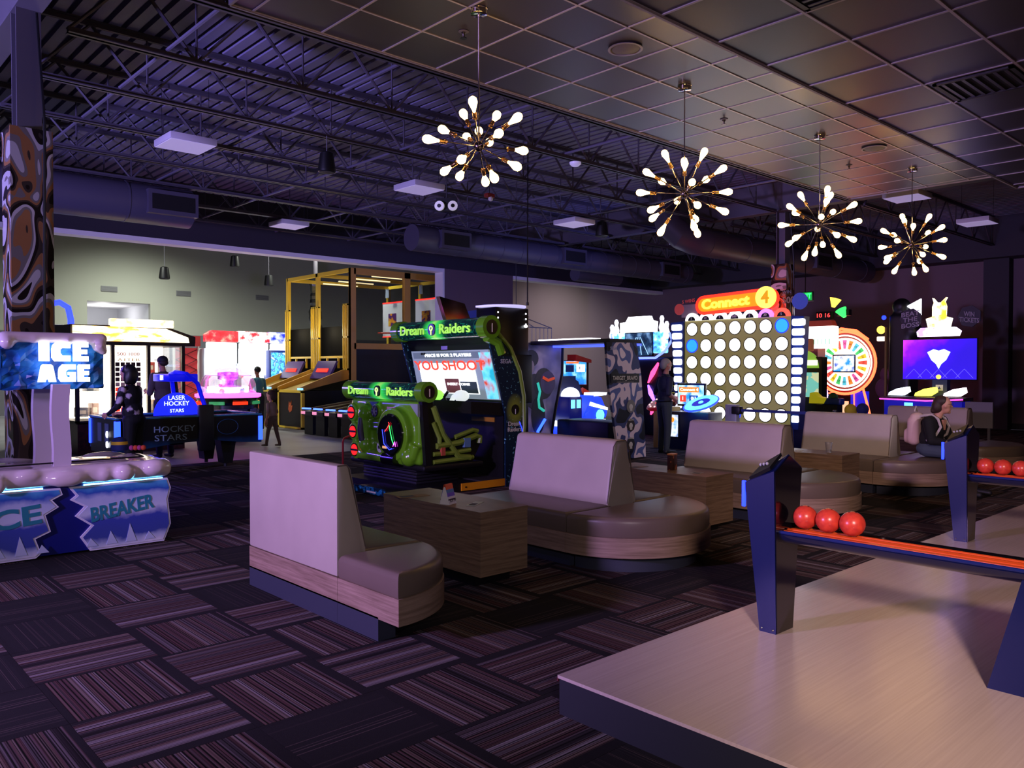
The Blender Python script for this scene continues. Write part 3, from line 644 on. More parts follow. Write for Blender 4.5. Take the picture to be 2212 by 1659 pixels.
# ---- ice game beside the column
ICEB = M('ice_game_navy', '10186e', .35)
t = thing('ice_game', 'snow-topped redemption game with jagged blue panels and a glowing letter sign', 'arcade game', (1.86, 7.6, 0))
IX = 1.86
B('cabinet', ICEB, t, (-.86, .82, .01, .75, .02, .62))
ART = ZR('ice_panel_print', [(0, 'e8e6f2'), (.12, 'aab6d8'), (.2, '3b4a9c'), (.45, '3a49a8'), (.56, 'c4cdea'), (.76, 'aebbe4'), (.86, '2c58b8'), (1, '58b6e6')], 0, .6)
BORD = M('panel_border_white', 'd4d4ea', .4)
pR = [(1.882, .578), (1.939, .501), (1.894, .466), (2.004, .397), (1.931, .323), (2.055, .228), (1.969, .138), (2.046, .012), (2.666, .012), (2.727, .163), (2.703, .389), (2.73, .494), (2.7, .585)]
pL = [(1.818, .578), (1.837, .519), (1.757, .481), (1.807, .419), (1.706, .361), (1.745, .219), (1.63, .172), (1.672, .047), (1.632, .012), (1.07, .012), (1.0, .163), (1.03, .389), (1.0, .494), (1.03, .585)]
for nm, P_, words in (('right', pR, 'BREAKER'), ('left', pL, 'ICE')):
    pl = ccw([(x - IX, z) for x, z in P_]); o = MB().prism(pl, 'y', -.012, .01).build('jagged_panel', BORD, t)
    MB().prism(inset(pl, .016), 'y', -.016, -.011).build('panel_print', ART, o)
    cx, cz = (.455, .35) if words != 'ICE' else (-.40, .352)
    MB().text(words, .17 if words != 'ICE' else .215, (cx, -.017, cz), (1, 0, .14 if words != 'ICE' else .1), (-.08, 0, 1), .006, .03, w=.53 if words != 'ICE' else .43).build('lettering', M('ice_lettering_teal', '2a7f96', .4), o)
    for k in range(4):
        sx = cx - .3 + .16 * k; MB().prism([(sx, .05), (sx + .09, .05), (sx + .035, .12 + .045 * (k % 3))], 'y', -.019, -.015).build('ice_shard', M('ice_shard_print', 'b5c1e2', .4), o)
m = MB().rbox(-.90, .88, -.06, .80, .595, .76, .07, 4)
for x, y, z, r, sc in [(-.75, -.03, .67, .1, (1.3, .7, .8)), (-.5, -.06, .65, .06, (1, .7, 1.3)), (-.28, -.02, .70, .09, (1.4, .7, .7)), (.0, -.05, .66, .1, (1.7, .5, .75)), (.30, -.03, .67, .08, (1, .6, .9)), (.46, -.06, .67, .075, (1.2, .7, 1)), (.72, -.02, .69, .1, (1.3, .8, .8)), (.83, .1, .68, .1, (.8, 1.3, .8)), (.84, .5, .68, .1, (.8, 1.8, .8)), (.5, .72, .74, .09, (2.4, .8, .6)), (-.3, .74, .74, .09, (3, .8, .6)), (.3, .3, .755, .1, (3, 2.6, .3)), (-.4, .3, .755, .1, (3, 2.6, .3))]: m.ball((x, y, z), r, 14, 8, sc)
meld(m, 'snow_cap', M('snow_gloss_plastic', 'd8c8d0', .16, coat=.5), t, .018, 5)
MB().tube([(-.85, .03, .788), (.55, .06, .786), (.68, .14, .78), (.7, .5, .78)], .007, 6).build('groove', BLACK, t)
for x0, x1 in ((-.82, -.17), (.14, .8)): B('led_strip', E('ice_strip_cyan', '7fe0ff', 5), t, (x0, x1, -.008, .0, .578, .592))
def wavy(x0, x1, y0, y1, z0, z1, nm):
    L = []; n = 8
    for k in range(n + 1):
        f = k / n; d = .008 * math.sin(f * 7); L.append([(x0 + d, y0, z0 + (z1 - z0) * f), (x1 + d, y0, z0 + (z1 - z0) * f), (x1 + d, y1, z0 + (z1 - z0) * f), (x0 + d, y1, z0 + (z1 - z0) * f)])
    return loft(L).build(nm, M('sign_post_white', 'c9bdd0', .45), t)
wavy(-.085, .05, .03, .10, .70, 1.45, 'sign_post'); wavy(-.15, -.02, .36, .44, .74, 1.45, 'sign_post')
BL = PN('ice_rock_blue', ['0f3d86', '1c63b8', '2f86d8'], 9, 'LINEAR'); m = MB(); nx, nz = 18, 11; rnd = random.Random(3)
g = [[(-.44 + .78 * i / nx + rnd.uniform(-.012, .012), .13 - rnd.uniform(0, .045), 1.41 + .42 * j / nz + rnd.uniform(-.01, .01)) for i in range(nx + 1)] for j in range(nz + 1)]
m.add([p for r_ in g for p in r_], [(j * (nx + 1) + i, j * (nx + 1) + i + 1, (j + 1) * (nx + 1) + i + 1, (j + 1) * (nx + 1) + i) for j in range(nz) for i in range(nx)]); m.box(-.43, .34, .115, .30, 1.41, 1.83)
sg = m.build('sign_board', BL, t, None)
m = MB().rbox(-.46, .37, .06, .32, 1.80, 1.89, .04, 3)
for x, z, r in ((-.4, 1.80, .06), (-.2, 1.83, .04), (.05, 1.82, .045), (.3, 1.78, .06), (.33, 1.74, .04)): m.ball((x, .09, z), r, 12, 8)
meld(m, 'sign_snow', M('snow_gloss_plastic'), sg, .016, 4)
LG = E('sign_letter_glow', 'f2f8ff', 1.7)
def blk(L, x, z, w, h):
    P_ = {'I': [(0, 0), (1, 0), (1, 1), (0, 1)], 'C': [(.15, 0), (1, 0), (1, .3), (.55, .3), (.45, .42), (.45, .6), (.55, .68), (1, .68), (1, 1), (.25, 1), (.05, .82), (0, .6), (0, .2)], 'E': [(0, 0), (1, 0), (1, .27), (.48, .27), (.48, .38), (.92, .38), (.92, .62), (.48, .62), (.48, .73), (1, .73), (1, 1), (.08, 1), (0, .9)],
          'A': [(0, 0), (.4, 0), (.44, .14), (.58, .14), (.62, 0), (1, 0), (.82, .9), (.7, 1), (.3, 1), (.18, .9)], 'G': [(.15, 0), (1, 0), (1, .56), (.56, .56), (.56, .4), (.7, .4), (.7, .27), (.5, .27), (.42, .4), (.42, .6), (.55, .7), (1, .7), (1, 1), (.25, 1), (.05, .82), (0, .6), (0, .2)]}[L]
    MB().prism([(x + a * w, z + b * h) for a, b in P_], 'y', .035, .075).build('sign_letter', LG, sg)
for L, x, w_ in (('I', -.175, .075), ('C', -.08, .14), ('E', .085, .115)): blk(L, x, 1.645, w_, .165)
for L, x, w_ in (('A', -.185, .135), ('G', -.03, .13), ('E', .12, .09)): blk(L, x, 1.47, w_, .15)
for b in ((-.62, -.44, .1, .2, 1.75, 1.85), (-.62, -.44, .1, .2, 1.41, 1.5), (-.66, -.6, .1, .2, 1.41, 1.85), (-.46, -.43, .1, .2, 1.41, 1.85)): B('sign_side_frame', BL, sg, b, r=.02)
B('clear_guard', M('clear_acrylic', 'dfe4f4', .05, trans=.9, alpha=.35), t, (-.62, -.42, .42, .428, .78, 3.0))

# ---- air hockey table
t = thing('air_hockey_table', 'black air hockey table with blue lit corners and overhead score arch', 'air hockey', (4.88, 12.6, 0))
side = [(-1.12, .36), (-.9, .36), (-.3, .44), (.3, .46), (.8, .40), (1.12, .38), (1.12, .83), (-1.12, .83)]
HK = M('hockey_black', '0a0d14', .3); HB_ = ZR('hockey_side_print', [(0, '0c3a58'), (.18, '0d2c48'), (.35, '080a10'), (1, '07080c')], .36, .8)
MB().prism(side, 'y', 0, .05).build('side_panel', HB_, t); MB().prism(side, 'y', 1.25, 1.3).build('side_panel', HB_, t); B('end_panel', HK, t, (-1.12, -1.06, .05, 1.25, .3, .83)); B('end_panel', HK, t, (1.06, 1.12, .05, 1.25, .4, .83))
B('playfield', M('hockey_field', '2c6f92', .2, emit='184a8c', es=.25), t, (-1.06, 1.06, .05, 1.25, .76, .775)); B('underside', BLACK, t, (-1.06, 1.06, .05, 1.25, .5, .76))
for y in (-.01, 1.25): B('rail', M('rail_blue', '3d7d9a', .25), t, (-1.13, 1.13, y, y + .06, .83, .86), r=.01)
for x in (-1.13, 1.07): B('end_rail', M('rail_blue'), t, (x, x + .06, .05, 1.25, .83, .86), r=.01)
for x in (-1.135, 1.065):
    for y in (-.012, 1.24): B('corner_light', E('hockey_corner_blue', '2444ff', 4), t, (x, x + .07, y, y + .07, .42, .81))
for x in (-.85, .62):
    for y in (.14, .92): MB().prism([(x - .14, .5), (x + .14, .5), (x + .07, .06), (x - .07, .06)], 'y', y, y + .24).build('leg', BLACK, t); 
for x in (-.85, .62):
    for y in (.26, 1.04): MB().cyl((x, y, 0), (x, y, .06), .03, seg=10).build('foot', DKGREY, t)
MB().text('HOCKEY', .13, (-.28, -.004, .66), depth=.004, w=.62).build('lettering', M('hockey_letter', '7f95a8', .5), t); MB().text('STARS', .13, (-.34, -.004, .53), depth=.004, w=.48).build('lettering', M('hockey_letter'), t)
MB().tube([(.55 + .17 * math.cos(a * PI / 12), -.004, .66 + .12 * math.sin(a * PI / 12)) for a in range(24)], .004, 5, True).build('emblem_ring', M('hockey_emblem', '1c4a6e', .4), t)
B('arch_foot', BLACK, t, (.08, .32, -.04, .06, .3, 1.02), r=.02); B('arch_foot', BLACK, t, (.08, .32, 1.24, 1.34, .3, 1.02), r=.02)
AB = M('arch_blue', '121a9c', .3, emit='0a12ff', es=.5)
MB().tube([(.2, .01, .95), (.12, .12, 1.35), (.02, .3, 1.5), (-.02, .65, 1.53), (.02, 1.0, 1.5), (.12, 1.2, 1.35), (.2, 1.29, .95)], .035, 8).build('arch', AB, t)
B('score_box', AB, t, (-.26, .2, .3, 1.0, 1.38, 1.5), r=.015); MB().text('LH', .11, (-.262, .6, 1.44), (0, -1, 0), (0, 0, 1), .004, .02).build('score_mark', WGLOW, t)
MB().prism(arc(-.02, .84, .36, 0, PI, 20), 'y', .62, .635).build('centre_shield', E('shield_blue', '1420ff', 1.6), t)
MB().text('LASER\nHOCKEY', .1, (-.02, .612, 1.07), depth=.004, bold=.01).build('shield_lettering', E('shield_letter', 'b8c8ff', 2), t); MB().text('STARS', .08, (-.02, .612, .91), depth=.004, bold=.01).build('shield_lettering', E('shield_letter'), t)
for y in (.35, .7): B('coin_slot', M('coin_plate', '4c5a6a', .35), t, (-1.127, -1.118, y, y + .18, .48, .76)); 
MB().disc((-1.127, .4, .45), .05, (-1, 0, 0), .01, 16).build('button', WGLOW, t); MB().disc((-1.127, .4, .6), .05, (-1, 0, 0), .01, 16).build('button', WGLOW, t)
for x, y in ((1.09, .03), (.7, 1.28)): MB().lathe([(.05, .86), (.05, .88), (.02, .885), (.02, .92), (0, .925)], 14, c=(x, y, 0)).build('mallet', RDG if y > 1 else BLACK, t)

# ---- dome game
t = thing('dome_game', 'round pusher game under a clear dome with a pink glowing ring', 'arcade game', (7.6, 17.6, 0))
MB().lathe([(.52, 0), (.56, .02), (.56, .78), (.62, .84)], 32).build('base', M('dome_base_blue', '161a30', .35), t)
for k in range(8):
    a = 2 * PI * k / 8; MB().box(-.17, .17, -.585, -.56, .12, .7, Matrix.Rotation(a, 4, 'Z')).build('base_panel', M('dome_panel', '2a3158', .3), t); MB().box(-.16, .16, -.66, -.6, .80, .87, Matrix.Rotation(a, 4, 'Z')).build('coin_door', E('coin_door_' + str(k % 3), ['ff3a1a', '2a7a4a', 'ffb02a'][k % 3], 1.2), t)
MB().lathe([(.60, .95), (.70, .965), (.70, 1.03), (.6, 1.045)], 40).build('ring', E('ring_pink', 'ff4fe0', 4), t); MB().lathe([(.62, .84), (.68, .95), (.6, .955)], 32).build('shelf', BLACKG, t)
MB().lathe([(.60, 1.045), (.59, 1.25), (.52, 1.42), (.36, 1.55), (.15, 1.61), (0, 1.62)], 32).build('dome', M('dome_clear', 'f2e8ff', .03, trans=.92, alpha=.4), t)
MB().lathe([(.24, 1.045), (.24, 1.15), (.12, 1.2), (.12, 1.32), (.22, 1.36), (.22, 1.5), (.0, 1.52)], 20).build('prize_tower', EN('tower_print', ['5a1a70', 'c24fe0', 'ffd0ff'], 6, 1.3), t); MB().lathe([(.3, 1.05), (.31, 1.15), (.26, 1.16)], 24).build('tower_light', E('tower_white', 'ffd8ff', 4), t)
for k in range(6): MB().ball((.42 * math.cos(k), .42 * math.sin(k), 1.09), .06, 10, 8).build('prize', EN('prize_%d' % (k % 3), [['20c0b0', 'e0fff8'], ['ff3f6a', 'ffd0d8'], ['5060ff', 'd0d8ff']][k % 3], 9, 1.0), t)

# ---- prize cabinet
t = thing('prize_cabinet', 'big bright glass prize cabinet with glowing orange roof sign', 'arcade game', (5.22, 16.3, 0))
B('base', PN('maroon_tiles', ['2a1014', '3d181c', '1c0c10'], 14), t, (-1.02, .92, 0, 1.2, 0, .58)); BLK2 = M('cabinet_dark_brown', '1a1214', .4)
for x in (-1.04, -.43, .22, .88): B('post', BLK2, t, (x, x + .06, 0, .08, .58, 2.05))
for x in (-1.04, .88): B('post', BLK2, t, (x, x + .06, 1.12, 1.2, .58, 2.05))
B('sill', BLK2, t, (-1.04, .94, 0, 1.2, .56, .62)); B('roof', BLK2, t, (-1.12, 1.12, -.06, 1.26, 2.03, 2.09)); MB().prism([(-1.12, 2.09), (1.15, 2.09), (1.15, 2.22), (.6, 2.40), (-1.12, 2.40)], 'y', 0, 1.2).build('roof_box', BLK2, t)
B('back_panel', E('cabinet_inner_white', 'fff2dc', 2.6), t, (-1.0, .9, 1.1, 1.12, .62, 2.03)); B('divider', E('cabinet_inner_white'), t, (.22, .24, .08, 1.1, .62, 2.03))
MB().prism([(-1.1, 2.10), (1.0, 2.10), (.98, 2.2), (.55, 2.36), (-1.1, 2.38)], 'y', -.07, -.04).build('flame_fascia', EN('flame_print', ['ff5a10', 'ffb84a', 'fff3c8'], 3.5, 3.2, 'LINEAR', (1, 1, 3), .28, .55), t)
B('roof_sign', EN('roof_sign_print', ['ffd070', 'fff6d8'], 5, 3.4), t, (-.45, .72, -.03, .1, 2.38, 2.53), r=.02)
gp = B('number_board', E('number_board_white', 'fff4e0', 2.2), t, (-.37, .2, .03, .05, .62, 2.0))
sq = None
for j in range(11):
    for i in range(5):
        mt = M('cell_dark', '3a2420', .5) if j > 6 else (E('cell_red', 'ff2a14', 2.2) if 1 <= j <= 5 and i < 3 else M('cell_pale', 'd8b89a', .5))
        B('number_cell', mt, gp, (-.355 + .095 * i, -.355 + .095 * i + .075, .022, .03, .68 + .095 * j, .68 + .095 * j + .075))
MB().text('500 1000', .09, (-.12, .02, 1.86), depth=.006, w=.4).build('board_lettering', M('board_red', 'c8261c', .5), gp); MB().text('A1TEB', .08, (-.12, .02, 1.75), depth=.006, w=.4).build('board_lettering', M('board_gold', 'd89a10', .5), gp)
B('glass_pane', M('cabinet_glass', 'ffffff', .03, trans=.95, alpha=.15), t, (-.98, -.43, .0, .006, .62, 2.03)); B('glass_pane', M('cabinet_glass'), t, (.28, .88, .0, .006, .62, 2.03))
for k, (x, z, w_, h_, c_) in enumerate([(-.85, .66, .2, .18, '6a7080'), (-.6, .66, .14, .26, '8a4a3a'), (-.7, 1.15, .25, .16, '50606a'), (-.9, 1.55, .16, .2, 'b08a5a'), (.4, .66, .2, .3, 'c8a070'), (.66, .66, .14, .18, '3a4a6a'), (.5, 1.1, .28, .14, '2a6a9a'), (.40, 1.5, .2, .22, 'd84a3a'), (.72, 1.45, .12, .3, '46505a')]):
    p = thing('prize_box', ['grey', 'brown', 'slate', 'tan', 'beige', 'navy', 'blue', 'red', 'dark grey'][k] + ' boxed prize on display inside the bright glass cabinet', 'box', (5.22 + x, 17.0, z), 0, 'prizes in the glass cabinet'); B('carton', M('prize_carton_' + c_, c_, .5), p, (0, w_, 0, .2, 0, h_), r=.006); B('label_patch', M('prize_label', 'e8dcc8', .5), p, (w_ * .2, w_ * .8, -.003, 0, h_ * .3, h_ * .7))
    if z > .7: B('shelf', M('glass_shelf', 'e6f2f2', .1, alpha=.5), p, (-.04, w_ + .04, -.02, .28, -.012, 0))

# ---- neon arch machine behind the ice sign
t = thing('neon_arch_game', 'tall dark game with a blue neon arch, partly behind the ice sign', 'arcade game', (4.35, 18.6, 0))
B('body', BLACK, t, (-.35, .3, 0, .8, 0, 2.5), r=.03); MB().tube([(.02, -.03, .4), (.32, -.03, .4), (.33, -.03, 2.6), (.28, -.03, 2.85), (.12, -.03, 2.95), (-.1, -.03, 2.9)], .06, 10).build('neon_arch', E('arch_neon_blue', '2b3cff', 3), t)
# ---- red framed panel and row of ticket games in the back room
t = thing('lattice_tower', 'red panel tower with crossed lattice bars beside the bright ticket games', 'tower', (9.15, 24.0, 0))
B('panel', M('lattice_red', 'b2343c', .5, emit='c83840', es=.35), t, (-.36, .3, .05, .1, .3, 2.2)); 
for k in range(6): MB().tube([(-.34, .03, .35 + .3 * k), (.28, .03, .65 + .3 * k)], .012, 5).build('lattice_bar', M('lattice_bar', '5a1c24', .5), t); MB().tube([(.28, .03, .35 + .3 * k), (-.34, .03, .65 + .3 * k)], .012, 5).build('lattice_bar', M('lattice_bar'), t)
B('frame', WHITE, t, (-.4, -.36, 0, .1, 0, 2.25)); B('frame', WHITE, t, (.3, .34, 0, .1, 0, 2.25)); B('cap', M('cap_red', 'a02026', .4), t, (-.42, .36, -.05, .2, 2.25, 2.55))
for k in range(3):
    x = 10.15 + 1.02 * k
    t = thing('ticket_game', 'white glowing ticket game with ' + ['a red topper, next to the red lattice tower', 'a mixed red and white topper, middle of three', 'a blue topper, next to the tall blue kiosk'][k], 'arcade game', (x, 24, 0), 0, 'row of white ticket games')
    B('cabinet', M('ticket_white', 'dfe2ea', .4), t, (-.5, .5, .05, .9, 0, 2.2), r=.02)
    B('light_box', E('ticket_box_glow', 'eef6ff', 3), t, (-.46, .46, -.12, .05, 1.72, 2.38), r=.04); B('middle_box', E('ticket_box_glow2', 'eef2ff', 2.2), t, (-.47, .47, -.05, .05, 1.4, 1.68), r=.03)
    MB().prism([(-.5, 2.4), (.5, 2.4), (.5, 2.72), (-.3 if k == 0 else -.5, 2.74), (-.5, 2.62)], 'y', -.1, .1).build('topper', EN('topper_%d' % k, [['c01828', 'e83040', 'ff9080'], ['d02838', 'fff0f0', 'ffffff'], ['2030e0', 'b0b8ff', 'ffffff']][k], 5, 1.2), t)
    B('window', EN('ticket_window_%d' % k, ['f4f8ff', 'ffffff', 'e04848', '2a6ac0'], 3.2, 1.5, 'CONSTANT', (1, 1, 1), .45, .68), t, (-.36, .36, .04, .05, .82, 1.36)); B('control_shelf', M('shelf_white', 'c8ccd8', .4), t, (-.46, .46, -.3, .05, .7, .8), r=.02)
    B('gap_post', BLACKG, t, (.44, .52, -.02, .06, 1.75, 2.2))
t = thing('blue_kiosk', 'tall upright blue touchscreen kiosk in front of the ticket games', 'kiosk', (11.55, 23.1, 0)); B('body', M('kiosk_blue', '1a3aa8', .35), t, (-.28, .28, 0, .25, 0, 2.15), r=.02)
B('screen', EN('kiosk_screen', ['2a9ad8', '70e0f0', '1a5ab8', 'd0ffff'], 6, 1.4), t, (-.23, .23, -.006, .0, .75, 2.08)); B('base', BLACK, t, (-.34, .34, -.1, .35, 0, .05))
t = thing('foil_pole', 'slim pole wrapped in crinkled silver foil behind the yellow cage', 'pole', (13.0, 23.4, 0)); m = MB(); rr_ = random.Random(5); n_ = 46; m.tube([(rr_.uniform(-.02, .02), rr_.uniform(-.02, .02), .1 * i) for i in range(n_)], [.17 + rr_.uniform(-.04, .04) for i in range(n_)], 9); m.build('foil_wrap', M('silver_foil', '787c80', .22, 1), t, None); MB().cyl((0, 0, 0), (0, 0, 6.6), .07, seg=10).build('post', STEEL, t)

# ---- yellow basketball cage
YEL = M('yellow_frame_paint', 'f0cc40', .4); NETM = M('dark_safety_net', '0c0c0e', .9, alpha=.2)
t = thing('basketball_cage', 'tall yellow framed basketball cage game with two ramps', 'arcade game', (11.6, 20.82, 0), FX)
W2, TP, DP = 1.78, 4.3, 3.6; br = .055
for x in (-W2, 0, W2):
    for y in (0, DP): B('frame_post', YEL, t, (x - br, x + br, y, y + .1, 1.2 if y == 0 else 0, TP))
for y in (0, DP): B('frame_rail', YEL, t, (-W2, W2, y, y + .1, TP - .1, TP))
for x in (-W2, 0, W2): B('frame_rail', YEL, t, (x - br, x + br, .1, DP, TP - .1, TP))
GOLD = M('gold_frame_paint', 'cc9c40', .4)
B('side_frame', GOLD, t, (W2 - .06, W2 + .06, .1, DP, 2.12, 2.28), (W2 - .06, W2 + .06, .1, DP, TP - .16, TP + .01), (W2 - .06, W2 + .06, .0, .16, 1.2, TP), (W2 - .06, W2 + .06, 1.75, 1.95, 2.2, TP), (W2 - .06, W2 + .06, 3.0, 3.2, 2.2, TP))
B('side_panel', BLACK, t, (W2 - .05, W2 + .03, .1, DP, 0, 2.14)); B('side_panel', BLACK, t, (-W2 - .03, -W2 + .05, .1, DP, 0, 1.9))
for x in (-W2, 0, W2): B('safety_net', NETM, t, (x - .004, x + .004, .1, DP, 2.2, TP - .1))
B('safety_net', NETM, t, (-W2, W2, DP + .02, DP + .03, 2.0, TP - .1))
for x in (-W2, -.04, W2 - .02):                                       # lattice uprights at the front
    for q in ((-.2, .04), (0.02, .26)) if abs(x) < .1 else (((-.26, .0),) if x > 0 else ((-.02, .24),)):
        xa, xb = x + q[0], x + q[1]; m = MB()
        for k in range(3): xx = xa + (xb - xa - .035) * k / 2; m.box(xx, xx + .035, -.06, -.02, 1.55, 3.34)
        for z in (1.55, 2.42, 3.3): m.box(xa, xb, -.06, -.02, z, z + .045)
        m.build('lattice_upright', YEL, t)
for s in (-1, 1):
    cx = s * .9
    B('lane_front', BLACK, t, (cx - .62, cx + .62, -1.3, -1.24, .02, .98)); m = MB()
    for b in ((cx - .68, cx - .61, -1.32, -1.24, 0, 1.0), (cx + .61, cx + .68, -1.32, -1.24, 0, 1.0), (cx - .68, cx + .68, -1.32, -1.24, .95, 1.02), (cx - .68, cx + .68, -1.32, -1.24, 0, .05)): m.box(*b)
    m.build('lane_front_frame', YEL, t); B('lane_side', BLACK, t, (cx + .60, cx + .66, -1.24, 0, .02, 1.0)); B('lane_side', BLACK, t, (cx - .66, cx - .6, -1.24, 0, .02, 1.0))
    MB().prism([(-1.3, 1.0), (-1.3, .96), (.3, 1.40), (.3, 1.46)], 'x', cx - .6, cx + .6).build('ramp', M('ramp_yellow', '8f7430', .45), t)
    for x in (cx - .64, cx + .6): MB().prism([(-1.34, 1.0), (-1.34, 1.1), (.1, 1.62), (.1, 1.3)], 'x', x, x + .05).build('ramp_side', GOLD, t)
    lamp('cage_glow', (11.35, 20.82 - cx, 2.6), (1, .85, .5), 26, .1)
    B('ramp_lamp', E('ramp_lamp_blue', '5a8cff', 4), t, (cx + .5, cx + .72, -1.36, -1.3, 1.03, 1.08), r=.01)
    MB().prism([(-.42, 1.32), (-.36, 1.30), (-.1, 1.78), (-.16, 1.80)], 'x', cx - .55, cx + .45).build('score_panel', M('score_purple', '3a2878', .35), t)
    MB().prism([(-.345, 1.50), (-.33, 1.49), (-.28, 1.585), (-.295, 1.595)], 'x', cx - .35, cx + .25).build('red_display', E('score_red', 'ff2a1a', 1.2), t)
    B('lower_net_bar', YEL, t, (cx - .7, cx + .7, -.03, .03, 1.88, 1.94)); B('dark_screen', M('matte_black', '060608', .95, spec=.1), t, (cx - .66, cx + .66, .0, .02, 1.94, 2.75))
    for x in (cx - .3, cx + .3): B('short_post', YEL, t, (x - .02, x + .02, -.03, .02, 1.6, 1.9))
    MB().prism([(cx - .1, .5), (cx - .02, .42), (cx + .1, .48), (cx + .14, .62), (cx + .06, .6), (cx + .08, .74), (cx, .66), (cx - .06, .72)], 'y', -1.306, -1.299).build('flame_decal', PN('flame_decal', ['c85a2a', 'e8a060'], 12), t)
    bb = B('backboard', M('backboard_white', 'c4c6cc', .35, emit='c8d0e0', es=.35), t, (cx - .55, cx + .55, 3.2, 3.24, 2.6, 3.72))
    B('backboard_edge', RDG, bb, (cx - .55, cx + .55, 3.19, 3.2, 3.68, 3.72)); B('backboard_edge', RDG, bb, (cx - .55, cx + .55, 3.19, 3.2, 2.6, 2.63)); B('target_square', PN('target_print', ['5a2a70', 'd88a2a', 'e8c040'], 6), bb, (cx - .22, cx + .22, 3.192, 3.199, 2.95, 3.35))
    MB().tube([(cx + .23 * math.cos(k * PI / 10), 2.93 + .23 * math.sin(k * PI / 10), 2.72) for k in range(20)], .015, 6, True).build('hoop', M('hoop_red', 'c83a22', .4, emit='c83a22', es=.3), t)
    for xx in (cx - .5, cx + .4): B('roof_lamp', E('cage_lamp', 'ffe8b0', 2), t, (xx, xx + .06, 1.0, 2.2, TP - .13, TP - .1))
    MB().prism([(cx - .1, 3.84), (cx + .1, 3.84), (cx + .08, 4.12), (cx + .03, 4.12), (cx, 4.05), (cx - .03, 4.12), (cx - .08, 4.12)], 'y', 3.0, 3.01).build('hanging_jersey', M('jersey_pale', '9aa8c0', .7), t)
# ---- alley roller games
for k, y in enumerate((17.75, 17.2, 16.62, 16.04)):
    t = thing('roller_alley', ['dark ball-roller alley closest to the yellow cage', 'second dark ball-roller alley from the yellow cage', 'third dark ball-roller alley from the yellow cage', 'last dark ball-roller alley, by the green pod game'][k], 'arcade game', (9.6, y, 0), FX, 'dark ball-roller alleys in a row')
    MB().prism([(0, .46), (0, .56), (2.6, .86), (2.6, .5), (.4, .42)], 'x', -.23, .23).build('alley_bed', M('alley_dark', '16131a', .35), t); B('leg', BLACK, t, (-.2, .2, .06, .16, 0, .47)); B('leg', BLACK, t, (-.2, .2, 2.3, 2.4, 0, .6))
    MB().prism([(0, .57), (0, .60), (2.6, .93), (2.6, .87)], 'x', -.25, -.21).build('side_rail', M('alley_rail', '6a5a30', .4), t); MB().prism([(0, .57), (0, .60), (2.6, .93), (2.6, .87)], 'x', .21, .25).build('side_rail', M('alley_rail'), t)
    B('front_lamp', E('alley_lamp_blue', '3a5cff', 5), t, (-.17, .17, -.03, .04, .61, .645), r=.008); B('name_plate', E('alley_plate_pink', 'e08aa8', 1.0), t, (-.24, -.06, -.015, 0, .49, .56))
t = thing('hand_rail', 'thin red bent pipe rail beside the green pod game', 'rail', (6.75, 11.3, 0)); MB().tube([(0, 0, 0), (0, 0, .42), (.03, .02, .47), (.5, .05, .62), (.9, .05, .64), (.96, .05, .6), (.98, .05, 0)], .018, 8).build('pipe', M('rail_red', '8c1c20', .35), t); MB().lathe([(.05, 0), (.05, .012), (.02, .016)], 12).build('flange', M('rail_red'), t)

# ---- dream raiders pod and cabinet
GRN = M('lime_shell_plastic', '5f9a1c', .22, coat=.5); GRD = M('green_pipe', '6f8a2c', .4)
t = thing('pod_game', 'lime green two-seat ride pod and big screen shooter with glowing tube signs', 'arcade game', (6.0, 9.05, 0), FX)
TUBE = NT('tube_sign_print', rough=.12, coat=.8)
v = TUBE.coords('Object'); s_ = TUBE.n('ShaderNodeSeparateXYZ'); TUBE.l(v, s_.inputs[0]); ax = TUBE.math('ABSOLUTE', TUBE.math('ADD', s_.outputs[0], .06))
gl = TUBE.ramp(TUBE.math('MULTIPLY', ax, 3.2), [(0, 'a8ff70'), (.28, '3ae858'), (.75, '06301c'), (1, '030f12')]); vo = TUBE.n('ShaderNodeTexVoronoi', feature='DISTANCE_TO_EDGE', distance='CHEBYCHEV') if False else TUBE.n('ShaderNodeTexVoronoi', distance='CHEBYCHEV')
vo.inputs['Scale'].default_value = 9; TUBE.l(v, vo.inputs['Vector']); tr_ = TUBE.ramp(vo.outputs['Distance'], [(.0, '30d890'), (.08, '06281e'), (.42, '031012'), (.46, '0e6a48'), (.5, '031012')])
c = TUBE.mix(1.0, gl, tr_, 'ADD'); TUBE.base(c); TUBE.emit(c, .75)
